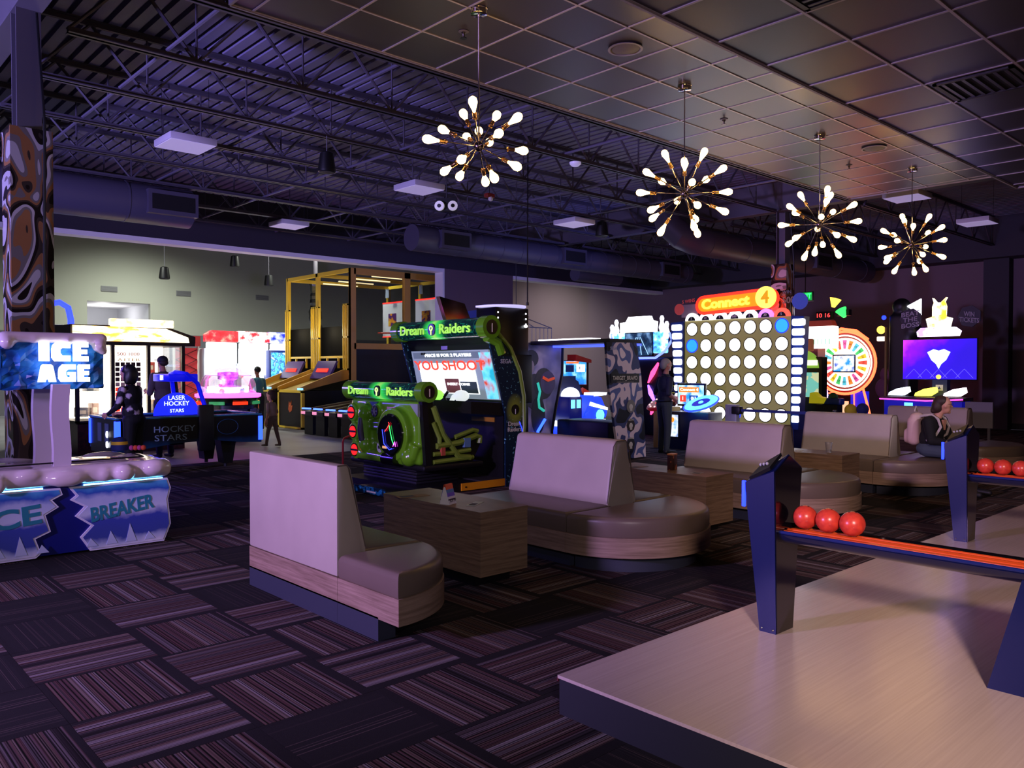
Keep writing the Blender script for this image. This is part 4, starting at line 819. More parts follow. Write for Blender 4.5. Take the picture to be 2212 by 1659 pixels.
def tube_sign(x, y, z, r, hw, sz):
    o = MB().cyl((-hw, y, z), (hw, y, z), r, seg=32).build('tube_sign', TUBE.m, t)
    for s in (-1, 1): MB().cyl((s * (hw - .02), y, z), (s * (hw + .13), y, z), r * 1.14, seg=32).build('end_cap', GRN, t); MB().cyl((s * (hw + .13), y, z), (s * (hw + .135), y, z), r * .72, seg=24).build('cap_emblem', M('cap_brown', '2a2216', .3), t)
    MB().tube([(hw + .137, y + .0, z + r * .35), (hw + .137, y, z - r * .5)], .008, 5).build('emblem_stem', M('emblem_tan', 'b8b088', .4), t)
    LT = E('tube_letter', '9be04a', .9); yy = y - r - .006
    MB().text('Dream', sz, (-.53, yy, z - .005), depth=.012, bold=.012, w=hw * .62).build('lettering', LT, o); MB().text('Raiders', sz, (.45, yy, z - .005), depth=.012, bold=.012, w=hw * .72).build('lettering', LT, o)
    MB().cyl((-.06, yy - .006, z), (-.06, yy + .02, z), r * .62, seg=24).build('emblem', M('emblem_dark', '0a1a10', .3), o); MB().tube([(-.06 + r * .22 * math.cos(k * PI / 8), yy - .01, z + r * .12 + r * .22 * math.sin(k * PI / 8)) for k in range(16)] , .01, 5, True).build('emblem_ring', E('emblem_ring', 'c8ff90', 1.5), o); MB().tube([(-.06, yy - .01, z - r * .1), (-.06, yy - .01, z - r * .55)], .01, 5).build('emblem_stem', E('emblem_ring'), o)
tube_sign(0, .08, 1.29, .115, .80, .155); tube_sign(0, 1.0, 2.13, .135, .93, .19)
m = MB(); m.rbox(-.82, .80, .02, .24, .36, 1.17, .05, 3)
red = [(-.70, .98), (-.66, .72), (-.62, .47)]
for x, z in red: m.cyl((x, -.04, z), (x, .1, z), .125, seg=24); 
m.cyl((.36, -.10, .74), (.36, .1, .74), .34, seg=32); m.cyl((-.12, -.03, 1.02), (-.12, .1, 1.02), .10, seg=20)
m.tube([(-.36, .0, 1.06), (-.36, -.02, .95), (-.36, .0, .62), (-.34, .0, .55)], .095, 10); m.tube([(-.55, .02, .42), (.0, .0, .42), (.55, .0, .42), (.7, .0, .48), (.74, .02, .62)], .075, 10); m.ball((.62, .0, .46), .12, 12, 8); m.ball((-.36, 0, .98), .13, 12, 8); m.ball((-.36, 0, .56), .12, 12, 8)
for z in (.86, .8): m.tube([(-.25, .0, z), (.0, .0, z)], .03, 8)
sh = meld(m, 'pod_shell', GRN, t, .014, 3)
for x, z in red:
    l = MB().cyl((x, -.046, z), (x, -.03, z), .092, seg=24).build('lamp_ring', BLACKG, t); MB().cyl((x, -.052, z), (x, -.04, z), .075, seg=24).build('red_lens', E('red_lens', 'ff1c10', 1.8), l); B('lens_bar', BLACK, l, (x - .08, x + .08, -.058, -.05, z - .014, z + .014))
po = MB().lathe([(.0, 0), (.25, .0), (.27, .02), (.27, .05)], 32, m=Matrix.Translation((.36, -.145, .74)) @ Matrix.Rotation(-PI / 2, 4, 'X')).build('porthole', BLACKG, t)
for k, (c_, pts) in enumerate((('3040ff', [(.24, .80), (.28, .62), (.40, .55), (.46, .57)]), ('ff2a2a', [(.30, .78), (.36, .83), (.40, .88), (.38, .90)]), ('30ff60', [(.40, .86), (.43, .76), (.46, .68), (.50, .62)]), ('ff40ff', [(.48, .60), (.52, .66), (.54, .60)]))): MB().tube([(x, -.16, z) for x, z in pts], .005, 5).build('neon_trace', E('neon_trace_%d' % k, c_, 3), po)
B('porthole_plate', E('port_plate', 'd8a060', .8), po, (.24, .33, -.16, -.15, .56, .59))
MB().cyl((-.12, -.045, 1.02), (-.12, -.035, 1.02), .075, seg=20).build('fan_disc', M('fan_dark', '2a2c38', .4), t)
for k in range(6): a = k * PI / 3; MB().tube([(-.12, -.048, 1.02), (-.12 + .065 * math.cos(a), -.048, 1.02 + .065 * math.sin(a))], .008, 5).build('fan_blade', M('fan_grey', '9a9aa8', .3), t)
MB().tube([(-.37, -.07, .92), (-.37, -.09, .76), (-.36, -.07, .62)], .055, 12).build('dark_hose', M('hose_dark', '26242c', .5), t); MB().cyl((.18, -.07, .42), (.46, -.07, .42), .085, seg=20).build('chrome_sleeve', M('sleeve_chrome', '5a5660', .2, 1), t)
MB().disc((.03, -.055, .55), .07, (0, -1, 0), .006, 20).build('round_sticker', M('sticker_white', 'b8c0b0', .5), t); B('sticker_print', M('sticker_ink', '20241c', .5), t, (-.01, .07, -.064, -.06, .53, .57)); MB().prism([(-.3, 1.14), (-.12, 1.14), (-.18, 1.04)], 'y', -.005, .03).build('corner_decal', M('decal_blue', '4a6aa0', .4), t); MB().prism([(.62, 1.14), (.8, 1.14), (.8, .98)], 'y', -.005, .03).build('corner_decal', M('decal_grey', '8a9a8a', .4), t); B('small_decal', M('decal_pink', 'b888a0', .4), t, (.2, .38, -.06, -.045, 1.06, 1.09)); B('hull_window', M('hull_window', '1f5f50', .3), t, (-.1, -.03, -.02, .03, .72, .86))
# pod side with pipes
MB().prism([(.1, 1.16), (.1, .34), (.85, .34), (1.0, .6), (.92, .78), (.8, .76), (.45, .66), (.3, 1.0), (.2, 1.16)], 'x', .80, .83).build('pod_side', M('pod_side_black', '15160f', .5), t); MB().prism([(.1, 1.16), (.1, .34), (.85, .34), (1.0, .6), (.92, .78), (.45, .66), (.3, 1.0)], 'x', -.83, -.80).build('pod_side', M('pod_side_black'), t)
for pts, r in (([(.2, 1.1), (.35, .75), (.6, .45), (.8, .42)], .04), ([(.25, .6), (.6, .62), (.9, .7), (.97, .68), (.96, .6)], .04), ([(.2, .5), (.5, .5), (.8, .52)], .03), ([(.2, .4), (.85, .42)], .03), ([(.2, .9), (.3, .7), (.3, .56)], .03), ([(.55, .7), (.85, .78), (.93, .76)], .03)): MB().tube([(.85, y, z) for y, z in pts], r, 8).build('side_pipe', GRD, t)
B('valve_box', M('valve_blue', '5a7ea0', .4), t, (.84, .89, .68, .78, .56, .68)); B('valve_tag', M('valve_red', 'b0503a', .4), t, (.86, .895, .3, .36, .48, .58)); MB().prism([(.02, 1.17), (.1, 1.17), (.17, .34), (.08, .34)], 'x', .78, .86).build('corner_strip', BLACK, t)
B('hull_skirt', BLACK, t, (-.84, .9, .02, 1.0, .29, .37), r=.03)
for k in range(5): B('bellows', M('bellows_dark', '14131a', .6), t, (-.62 - .012 * (k % 2), .62 + .012 * (k % 2), .1, .8, .1 + .04 * k, .1 + .04 * k + .036), r=.012)
B('floor_plate', BLACK, t, (-.86, .97, -.1, 1.75, 0, .1)); B('yellow_step', M('step_yellow', 'd08a14', .45), t, (.97, .985, .55, 1.4, .015, .11)); B('step_top', M('step_rubber', '1c1b1e', .7), t, (-.86, .97, .9, 1.5, .1, .115)); 
for y in (.62, 1.33): MB().disc((.985, y, .06), .012, (1, 0, 0), .006, 8).build('bolt', BLACK, t)
B('foot_ramp', BLACK, t, (-.05, .75, -.42, -.1, 0, .075), r=.01); MB().prism([(.0, .012), (.7, .012), (.7, .1), (.0, .1)], 'y', -.43, -.42).build('ramp_print', PN('ramp_circuit', ['08243c', '1c6a9a', '3aa0d0'], 16), t); B('ramp_plate', WHITE, t, (.3, .5, -.436, -.43, .03, .05))
m = MB()
for k in range(5): m.prism([(-.78 + .1 * k, .1), (-.72 + .1 * k, .1), (-.68 + .1 * k, .18), (-.74 + .1 * k, .18)], 'y', -.005, .01)
# seat
B('seat', M('seat_black', '101014', .6), t, (-.7, .7, .3, .75, .5, .62), r=.04); B('seat_back', M('seat_black'), t, (-.7, .7, .22, .34, .5, 1.2), r=.04)
# cabinet
sp_ = [(.98, 2.05), (1.15, 2.06), (1.38, 1.86), (1.55, 1.55), (1.63, 1.2), (1.64, .8), (1.58, .45), (1.45, .1), (1.42, 0), (1.30, 0), (1.30, .95), (1.22, 1.25), (1.08, 1.7)]
CABP = NT('cabinet_side_print', rough=.35); v = CABP.coords('Object'); s2 = CABP.n('ShaderNodeSeparateXYZ'); CABP.l(v, s2.inputs[0]); dz = CABP.math('POWER', CABP.math('MULTIPLY', CABP.math('SUBTRACT', s2.outputs[2], 1.02), 4.2), 2); dy = CABP.math('POWER', CABP.math('MULTIPLY', CABP.math('SUBTRACT', s2.outputs[1], 1.47), 6), 2)
CABP.base(CABP.mix(CABP.ramp(CABP.math('ADD', dz, dy), [(0, 'ffffff'), (1, '000000')]), CABP.ramp(CABP.noise(v, 26, 1), [(.66, '0d2436'), (.70, '6ab0b8')]), '8a9a30'))
for x in (-1.0, .97): o = MB().prism(sp_, 'x', x, x + .03).build('cabinet_side', CABP.m, t)
MB().tube([(1.0, y, z) for y, z in sp_[1:9]], .03, 8).build('side_trim', GRD, t); MB().tube([(.99, .97, 2.0), (.99, 1.15, 1.93), (.99, 1.22, 1.78)], .07, 10).build('trim_bracket', GRN, t)
MB().text('SEGA', .08, (1.004, 1.30, 1.68), (0, 1, 0), (0, 0, 1), .004, .02).build('lettering', M('logo_grey', 'a0a8a8', .5), t); MB().text('Dream\nRaiders', .085, (1.004, 1.46, .80), (0, 1, 0), (0, 0, 1), .004, .01).build('lettering', M('logo_pale', 'c8ccb8', .5), t); MB().cyl((1.001, 1.47, 1.03), (1.006, 1.47, 1.03), .07, seg=20).build('logo_disc', M('logo_disc', '141408', .4), t); MB().tube([(1.008, 1.47, 1.04), (1.008, 1.47, .97)], .006, 5).build('logo_stem', M('logo_pale'), t)
B('cabinet_back', BLACK, t, (-.97, .97, 1.4, 1.44, 0, 1.9)); MB().prism([(1.02, 2.05), (1.3, 1.95), (1.44, 1.75), (1.44, 1.7), (1.15, 1.86)], 'x', -.97, .97).build('cabinet_roof', BLACK, t); MB().prism([(.72, 1.16), (.72, 1.0), (1.3, .95), (1.3, 1.12)], 'x', -.97, .97).build('gun_deck', BLACK, t)
B('knee_panel', BLACK, t, (-.97, .97, 1.28, 1.32, .1, 1.0)); B('hazard_label', M('hazard_gold', 'a87a20', .5), t, (.32, .8, 1.268, 1.28, .86, .92)); 
scr = MB().add([(-.88, 1.10, 1.84), (.86, 1.10, 1.84), (.92, 1.28, 1.16), (-.92, 1.28, 1.16), (-.88, 1.13, 1.84), (.86, 1.13, 1.84), (.92, 1.31, 1.16), (-.92, 1.31, 1.16)], [(3, 2, 1, 0), (4, 5, 6, 7), (0, 1, 5, 4), (2, 3, 7, 6), (1, 2, 6, 5), (3, 0, 4, 7)]).build('screen', E('screen_grey', '77838a', .9), t, None)
SU = Vector((0, -.18, .68)).normalized()
def scr_rect(x0, x1, f0, f1, mat, nm, lift=.004):
    def P(x, f): p = Vector((x, 1.28, 1.16)) + SU * (f * .703); return p + Vector((0, -lift, -lift * .26))
    a = [P(x0, f0), P(x1, f0), P(x1, f1), P(x0, f1)]; return MB().add(a + [p + Vector((0, -.002, 0)) for p in a], [(4, 5, 6, 7), (0, 1, 5, 4), (1, 2, 6, 5), (2, 3, 7, 6), (3, 0, 4, 7)]).build(nm, mat, scr, None)
scr_rect(-.76, .52, .1, .74, E('screen_white', 'f2f8f8', 1.7), 'screen_panel'); scr_rect(.66, .9, .02, .95, EN('screen_teal', ['20a8b0', '70d8e0', 'c0402a'], 4, 1.0), 'screen_figure', .006); scr_rect(-.2, .12, .12, .42, E('screen_maroon', '6a3a3a', .6), 'screen_figure', .008); scr_rect(.14, .5, .12, .36, E('screen_dark', '2a3438', .5), 'screen_figure', .008); scr_rect(-.84, .7, .84, .97, E('screen_band', '5a666c', .8), 'screen_band', .005)
def scr_text(s, sz, x, f, mat, w_, bold=.01): p = Vector((x, 1.28, 1.16)) + SU * (f * .703) + Vector((0, -.014, 0)); MB().text(s, sz, p, (1, 0, 0), SU, .004, bold, w=w_).build('screen_lettering', mat, scr)
scr_text('PRICE IS FOR 2 PLAYERS', .06, -.02, .9, WGLOW, 1.05); scr_text('YOU SHOOT', .19, -.05, .68, E('screen_red', 'e8402a', 1.4), 1.6, .02); scr_text('INSERT COINS!', .05, .1, .3, WGLOW, .5)
for k in range(2): MB().ball((-.60 + .06 * k, 1.09, 1.80), .018, 8, 6).build('player_icon', BLACK, scr)
B('note_card', M('note_lilac', 'a898d8', .6), t, (-.02, .12, .995, 1.0, 1.85, 1.90))
for x, c_ in ((.0, '9aff5a'), (.55, 'e8f0f0')):
    g = MB(); g.ball((x + .05, .86, 1.22), .1, 14, 10, (1.5, .7, .8)); g.tube([(x - .08, .84, 1.22), (x - .12, .8, 1.1), (x - .08, .8, 1.04)], .035, 8); g.cyl((x, .86, 1.1), (x, .86, 1.2), .04); meld(g, 'blaster', E('blaster_' + c_, c_, .9 if x else 1.2), t, .014, 2)
    MB().tube([(x - .16, .8, 1.28), (x - .22, .78, 1.2), (x - .16, .78, 1.12)], .02, 8).build('blaster_grip', BLACK, t)
B('coin_light', E('coin_light_blue', '3a6cff', 4), t, (-.12, .0, .7, .72, .9, 1.02)); MB().tube([(1.004, 1.55, .86), (1.004, 1.6, .75), (1.004, 1.62, .6)], .006, 5).build('neon_line', BGLOW, t)

# ---- tall black cabinet with glowing cap, tilted black topper
t = thing('black_tower', 'tall plain black game tower with a glowing white cap', 'arcade game', (9.0, 9.95, 0)); B('body', M('tower_black', '08080a', .3), t, (-.2, .55, 0, .5, 0, 2.6), r=.02)
MB().prism([(x, y) for x, y in arc(.175, .25, .4, PI, 2 * PI, 14)] + [(.575, .48), (-.225, .48)], 'z', 2.61, 2.64).build('glow_cap', E('cap_lilac', 'cfc8ff', .9), t)
for k in range(3): B('edge_lamp', WGLOW, t, (.47, .49, -.006, .0, 2.32 + .09 * k, 2.345 + .09 * k)); B('edge_lamp', WGLOW, t, (-.16, -.14, -.006, 0, 2.32 + .09 * k, 2.345 + .09 * k))
B('lower_block', BLACK, t, (.1, .6, -.04, .45, 1.0, 1.82), r=.02); MB().ball((.46, -.02, 2.3), .03, 10, 8, (1.5, .6, .8)).build('lens', WGLOW, t)
t = thing('power_drop_cable', 'thin black cable dropping from the roof deck to the black tower', 'cable', (9.5, 9.93, 2.655)); MB().tube([(0, 0, 0), (0, 0, 1.2), (.01, 0, 2.85)], .012, 6).build('cord', BLACK, t); MB().cyl((0, 0, 0), (0, 0, .05), .025, seg=8).build('plug', BLACK, t)
t = thing('tilted_display', 'black cabinet with a tilted black display back above the tube sign', 'arcade game', (11.1, 13.9, 0)); B('body', BLACK, t, (-.4, .45, .1, .7, 0, 2.5)); MB().prism([(-.42, 3.14), (.28, 3.02), (.46, 2.66), (-.22, 2.62)], 'y', 0, .12).build('display_back', BLACKG, t); B('stem', BLACK, t, (-.05, .05, .05, .2, 2.4, 2.8))

# ---- camouflage shooter
CAMO = PN('camouflage_print', ['15161f', '343c68', 'c8b4c0', '4f5a90', 'd8c6d0'], 1.9, 'CONSTANT', (1.2, 1, 1), .36, .62); CAM2 = PN('soldier_panel_print', ['4a4a66', '6a6688', '8a86a8', 'b8a8bc'], 2.4, 'LINEAR')
t = thing('camo_shooter', 'camouflage sided shooter cabinet with twin side panels and blue lit canopy', 'arcade game', (10.9, 9.0, 0))
MB().prism([(-.45, 2.03), (.36, 2.04), (.49, 1.47), (.6, .5), (.63, .02), (-.1, .02), (-.22, .6), (-.38, 1.3)], 'y', 0, .05).build('side_panel', CAMO, t)
MB().prism([(-.55, 2.07), (.57, 2.1), (.54, 1.5), (.36, .9), (.25, .39), (.25, .02), (-.55, .02)], 'y', 2.0, 2.05).build('side_panel', CAM2, t)
MB().tube([(.58, 2.03, 2.08), (.56, 2.03, 1.5), (.40, 2.03, .9), (.28, 2.03, .39), (.28, 2.03, .02)], .05, 8).build('panel_edge', BLACK, t)
B('canopy', BLACK, t, (-.3, .55, .05, 2.0, 2.03, 2.1)); B('canopy_light', E('canopy_blue', '4050ff', 2.5), t, (.3, .56, .05, 2.0, 1.99, 2.03)); B('canopy_top_light', WGLOW, t, (-.2, .1, .6, 1.9, 2.1, 2.13), r=.01)
B('band', BLACK, t, (-.33, .43, -.006, .0, 1.34, 1.5)); MB().text('TARGET_BRAVO', .1, (.04, -.01, 1.42), depth=.004, bold=.005, w=.66).build('lettering', M('bravo_letter', 'c4bcb4', .5), t); MB().text('OPERATION GHOST', .03, (.04, -.01, 1.35), depth=.004, w=.45).build('lettering', M('bravo_letter2', '8a8488', .5), t); MB().text('SEGA', .075, (-.27, -.01, 1.93), depth=.004, bold=.02).build('lettering', M('bravo_sega', '9a9ab8', .5), t)
for k, (z, c_) in enumerate(((.93, '6a6664'), (.60, '2a2020'), (.27, '26262c'))):
    e = MB().cyl((.2, -.008, z), (.2, 0, z), .115, seg=8 if k else 24).build('badge', M('badge_' + c_, c_, .4), t); MB().ball((.2, -.008, z - .01), .05, 12, 8, (1, .15, 1)).build('badge_skull', M('badge_pale', 'b0a8a4', .5), e); B('badge_jaw', M('badge_pale'), e, (.17, .23, -.014, -.008, z - .08, z - .05))
MB().text('BRAVO', .045, (.2, -.016, .69), depth=.003).build('lettering', M('bravo_letter'), t); MB().text('CHARLIE', .04, (.2, -.016, .375), depth=.003).build('lettering', M('bravo_letter'), t)
# printed soldier figure on the inner side panel
SG = [('2c2c38', (-.28, 1.78), .19, .16), ('a09098', (-.3, 1.62), .10, .13), ('34323e', (-.2, 1.15), .26, .34), ('2a2a34', (.05, 1.3), .26, .3), ('52466e', (.16, 1.32), .2, .22), ('22222c', (-.1, .7), .18, .36)]
for k, (c_, (x, z), rx, rz_) in enumerate(SG): o = MB().cyl((0, 0, 0), (0, -.004 - .001 * k, 0), 1, seg=20).build('printed_figure', M('print_' + c_, c_, .5), t); o.scale = (rx, 1, rz_); o.location = (x, 1.999, z)
MB().tube([(-.12, 1.99, 1.32), (-.06, 1.99, 1.15), (-.1, 1.99, 1.0), (-.08, 1.99, .85), (.05, 1.99, .78)], .03, 6).build('printed_glow', E('print_teal', '3ad0b0', .6), t); MB().tube([(.02, 1.99, 1.42), (.16, 1.99, 1.36), (.32, 1.99, 1.4)], .03, 6).build('printed_flash', E('print_orange', 'd8502a', .5), t)
MB().tube([(-.18, 1.96, .1), (-.14, 1.96, .4), (.05, 1.96, .62)], .03, 6).build('edge_neon', E('edge_neon_blue', '2a50ff', 4), t)
B('gun_counter', BLACK, t, (.2, .9, .5, 1.8, .1, .62), r=.03); B('platform_base', BLACK, t, (-.4, .6, .06, 2.0, 0, .1))
# ---- blue light ride
t = thing('hover_ride', 'blue and white glowing ride with a white dome light and twin seats', 'arcade game', (13.3, 11.9, 0))
HBW = E('ride_white', 'dfe8ff', 3); HBB = E('ride_blue', '1c3cff', 1.3); HDB = M('ride_dark_blue', '101640', .3, emit='0a1480', es=.4)
B('base', HBW, t, (-.95, .55, 0, .9, .36, .46), r=.03); B('base_lower', HBB, t, (-.8, .3, .05, .8, .0, .36), r=.03); B('glow_foot', PKG, t, (-.36, -.12, -.04, .05, .02, .22), r=.03); B('white_leg', HBW, t, (-.42, -.06, -.06, .05, .22, .40), r=.02)
B('seat_block', HDB, t, (-.72, -.32, -.05, .5, .46, .98), r=.03); B('seat_display', CYG, t, (-.68, -.56, -.056, -.05, .74, .92)); B('seat_display', CYG, t, (-.5, -.38, -.056, -.05, .74, .92))
MB().prism([(-.3, .46), (.5, .5), (.55, .62), (.35, .95), (.1, 1.0), (-.1, .78)], 'y', 0, .5).build('body', HBB, t); MB().prism([(-.05, .78), (.55, .66), (.55, .72), (-.02, .86)], 'y', -.02, .0).build('white_stripe', HBW, t); MB().prism([(.1, .98), (.5, 1.0), (.52, 1.06), (.12, 1.06)], 'y', -.02, .3).build('white_stripe', HBW, t)
MB().prism([(-.75, .98), (.35, .98), (.2, 1.3), (-.1, 1.42), (-.7, 1.4)], 'y', .55, .8).build('rear_shell', M('ride_shell', '1c1e40', .3), t); MB().ball((-.33, .3, 1.0), .2, 20, 12, (1.1, 1, .9)).build('dome_light', HBW, t)
MB().cyl((-.1, -.08, .52), (-.1, -.03, .52), .14, seg=20).build('wheel', HBB, t); MB().cyl((.3, -.03, .56), (.3, .0, .56), .12, seg=20).build('emblem', CYG, t)
# ---- screen seen between the camouflage panels, wire cage
t = thing('racing_screen', 'blue screen game with orange heading seen between the camouflage panels', 'arcade game', (15.4, 14.2, 0)); B('body', BLACK, t, (-.55, .5, .1, .8, 0, 1.75)); b = screen('screen', t, -.5, .36, .06, 1.18, 1.78, EN('racing_sky', ['1a6ac8', '3aa0e8', 'a0e0ff'], 4, 1.3))
B('heading', E('heading_orange', 'ff6a2a', 1.6), b, (-.4, .06, .048, .054, 1.72, 1.77)); B('score_card', E('card_white', 'e8f4ff', 1.8), b, (-.02, .3, .048, .054, 1.5, 1.7)); B('info_card', E('card_navy', '0c2050', .6), b, (-.42, -.12, .048, .054, 1.5, 1.68)); B('info_card', E('card_navy'), b, (-.42, -.05, .048, .054, 1.24, 1.4)); MB().text('4  1', .12, (.14, .045, 1.6), depth=.004).build('score_digits', M('score_ink', '20406a', .5), b)
MB().prism([(-.1, 1.95), (.5, 1.82), (.5, 1.74), (-.1, 1.78)], 'y', .0, .3).build('red_fin', M('fin_red', 'a01818', .4), t); MB().tube([(-.1, -.2, 1.05), (.1, -.25, .95), (.3, -.2, .7), (.5, -.2, .6)], .07, 8).build('orange_bike', M('bike_orange', 'c8402a', .35, emit='c8402a', es=.3), t)
t = thing('wire_cage', 'grey wire cage enclosure with open wire roof above the camouflage cabinet', 'cage', (13.9, 14.6, 0)); WR = M('wire_grey', '70727a', .4)
for k in range(14): MB().cyl((-.9 + .14 * k, 0, 0), (-.9 + .14 * k, 0, 2.62), .008, seg=5).build('wire', WR, t)
for z in (1.2, 2.1, 2.62): MB().tube([(-.9, 0, z), (.92, 0, z)], .012, 5).build('cross_wire', WR, t)
MB().tube([(-.9, 0, 2.62), (-.85, .8, 2.95), (.6, .8, 2.95), (.92, 0, 2.62)], .014, 6).build('roof_wire', WR, t); MB().tube([(-.5, 0, 2.62), (-.3, .4, 2.9), (.1, .4, 2.9), (.3, 0, 2.62)], .012, 6).build('roof_wire', WR, t); MB().tube([(-.1, 0, 2.62), (.1, .5, 2.92), (.6, .5, 2.92)], .012, 6).build('roof_wire', WR, t); MB().prism([(-1.3, 2.7), (-.85, 2.7), (-1.0, 2.98), (-1.4, 2.98)], 'y', 0, .6).build('blue_roof', M('roof_blue', '1c3a9c', .4), t); B('side_box', DKGREY, t, (-1.3, -.9, .05, .6, 0, 2.7))
for x, y, z, gl_ in ((15.0, 15.6, 2.05, 'under the small lit sign'), (15.45, 15.6, 2.05, 'next to the blue racing screen')):
    t = thing('globe_lamp', 'small warm round lamp behind the wire cage, ' + gl_, 'lamp', (x, y, 0), 0, 'warm globe lamps behind the wire cage'); MB().ball((0, 0, z), .06, 14, 10).build('globe', E('globe_warm', 'ffd890', 6), t); MB().cyl((0, 0, 0), (0, 0, z), .015, seg=6).build('stem', BLACK, t)
t = thing('lit_sign', 'small warm backlit sign box above the wire cage', 'sign', (14.8, 15.84, 2.5)); B('box', BLACK, t, (-.25, .25, .02, .12, -.16, .16)); B('face', EN('sign_warm', ['ffb060', 'fff0d0'], 6, 2), t, (-.23, .23, .0, .02, -.14, .14)); MB().cyl((0, .07, .16), (0, .07, 2.27), .01, seg=5).build('hanger', BLACK, t)
# ---- bowling pin game
t = thing('pin_bowling_game', 'video bowling game with a white glowing pin-shaped marquee and neon zigzag side', 'arcade game', (15.5, 12.3, 0), FX)
m = MB().prism([(-.55, 2.46), (.5, 2.46), (.52, 2.7), (.38, 2.74), (.34, 2.84), (-.3, 2.84), (-.38, 2.72), (-.56, 2.70)], 'y', -.06, .04); mq = m.build('marquee', E('marquee_white', 'f6f8ff', 4), t)
for x, z in ((-.72, 2.62), (-.86, 2.5), (.66, 2.66), (.8, 2.52)): MB().lathe([(.04, -.18), (.075, -.05), (.04, .08), (.055, .16), (.03, .22), (0, .23)], 14, c=(x, 0, z - .05)).build('pin', E('pin_glow', 'e8ecff', 2.5), mq)
B('marquee_side', EN('marquee_blue', ['2a50ff', '60c0ff', 'e0f4ff'], 6, 2), t, (-.8, -.42, -.03, .05, 2.0, 2.46), r=.03); B('marquee_side', EN('marquee_blue'), t, (.42, .82, -.03, .05, 1.95, 2.46), r=.03); MB().tube([(-.84, -.04, 2.45), (-.82, -.04, 1.98), (-.6, -.04, 1.84), (.5, -.04, 1.84), (.78, -.04, 2.0), (.98, -.04, 2.25), (.9, -.04, 2.42)], .03, 8).build('neon_outline', E('neon_outline', '5a6cff', 4), t)
b = screen('screen', t, -.4, .4, -.04, 1.9, 2.44, EN('lane_screen', ['101828', '203a58', '6a90b0'], 5, 1.1)); 
for x in (-.3, -.1, .1, .3): MB().tube([(x, -.05, 1.92), (x * .2, -.05, 2.34)], .008, 5).build('lane_line', E('lane_line', 'a8d8ff', 1.4), b)
B('cabinet', M('bowl_cab', '12101c', .35), t, (-.7, 1.2, .02, 1.0, 0, 1.86), r=.04); B('blue_bar', BGLOW, t, (.75, 1.18, -.02, .02, 1.62, 1.66)); 
for k, (x0, z0, x1, z1, mt) in enumerate(((.28, 1.25, .58, 1.72, E('zig_pink', 'ff3a70', 4)), (.28, 1.2, .46, .82, E('zig_violet', '8a5aff', 4)), (.36, .5, .5, .74, E('zig_pink')))): MB().tube([(x0, -.02, z0), ((x0 + x1) / 2, -.04, (z0 + z1) / 2), (x1, -.02, z1)], [.02, .06, .03], 6).build('neon_zigzag', mt, t)
MB().prism([(.62, 1.74), (1.2, 1.74), (1.2, .5), (.5, .5)], 'y', -.05, .02).build('dark_front', BLACKG, t); B('warning_label', M('warn_yellow', 'c8c030', .4, emit='c8c030', es=.3), t, (.7, 1.16, -.056, -.05, 1.02, 1.2)); B('warning_face', BLACK, t, (.72, 1.14, -.06, -.056, 1.04, 1.18)); MB().prism([(.74, 1.06), (.86, 1.06), (.8, 1.16)], 'y', -.064, -.06).build('warning_triangle', M('warn_yellow'), t); MB().text('RECALL FRAME\nINSERT CREDIT', .05, (1.0, -.064, 1.11), depth=.002, w=.24).build('lettering', M('label_white', 'd0d0d0', .5), t)

# ---- giant connect board
t = thing('disc_board', 'giant lit board of white discs with yellow and red glowing sign', 'arcade game', (14.5, 9.07, 0), FX)
B('board', M('board_olive', '8a8250', .5, emit='8a8046', es=.5), t, (-1.22, 1.22, .01, .2, .42, 2.60)); B('board_base', M('board_navy', '101c50', .4), t, (-1.3, 1.3, .0, .6, 0, .42))  # olive board's glow put in for light spilled by its discs
DW = E('disc_white', 'fffefa', 3.2); DB = E('disc_blue', '2e9cff', 1.3); d0 = None
for r in range(6):
    for c_ in range(7):
        bl = (r, c_) in ((0, 6), (1, 0), (5, 3)); x, z = -1.033 + .3445 * c_, 2.42 - .35 * r
        h = MB().tube([(.137 * math.cos(a * PI / 14), 0, .137 * math.sin(a * PI / 14)) for a in range(28)], .011, 6, True).build('hole_rim', M('rim_olive', '4c482c', .5) if not bl else E('rim_blue', '1830ff', 2), t) if (d0 is None or bl) else d0.copy()
        if d0 is None: d0 = h
        elif not bl: COL.objects.link(h); h.parent = t
        h.location = (x, .005, z)
        if r == 0 and c_ == 0: k0 = MB().cyl((0, -.004, 0), (0, .0, 0), .134, seg=32).build('lit_disc', DW, t); k = k0
        elif bl: k = MB().cyl((0, -.004, 0), (0, .0, 0), .134, seg=32).build('lit_disc', DB, t)
        else: k = k0.copy(); COL.objects.link(k); k.parent = t
        k.location = (x, .005, z)
for s in (-1, 1):
    MB().prism([(s * 1.24, 2.6), (s * 1.58 if s < 0 else s * 1.50, 2.58), (s * 1.4, .42), (s * 1.24, .42)], 'y', -.02, .2).build('light_column', M('column_navy', '142a70', .35), t)
    for k in range(11):
        f = k / 10.0; hw = .125 - .055 * f; cx = s * (1.40 - .06 * f); z = 2.47 - .185 * k; B('column_light', E('column_white', 'f2f6ff', 3.4), t, (cx - hw, cx + hw, -.035, -.02, z - .065, z + .065), r=.03 if hw > .08 else .02)
m = MB(); pill = arc(-.72, 2.92, .17, PI / 2, 3 * PI / 2, 12) + arc(.62, 2.95, .17, -PI / 2, PI / 2, 12)
MB().prism([(x, z) for x, z in arc(-.72, 2.91, .2, PI / 2, 3 * PI / 2, 12) + arc(.72, 2.97, .2, -PI / 2, PI / 2, 12)], 'y', -.04, .12).build('sign_back', E('sign_red', 'ff2a18', 2.4), t)
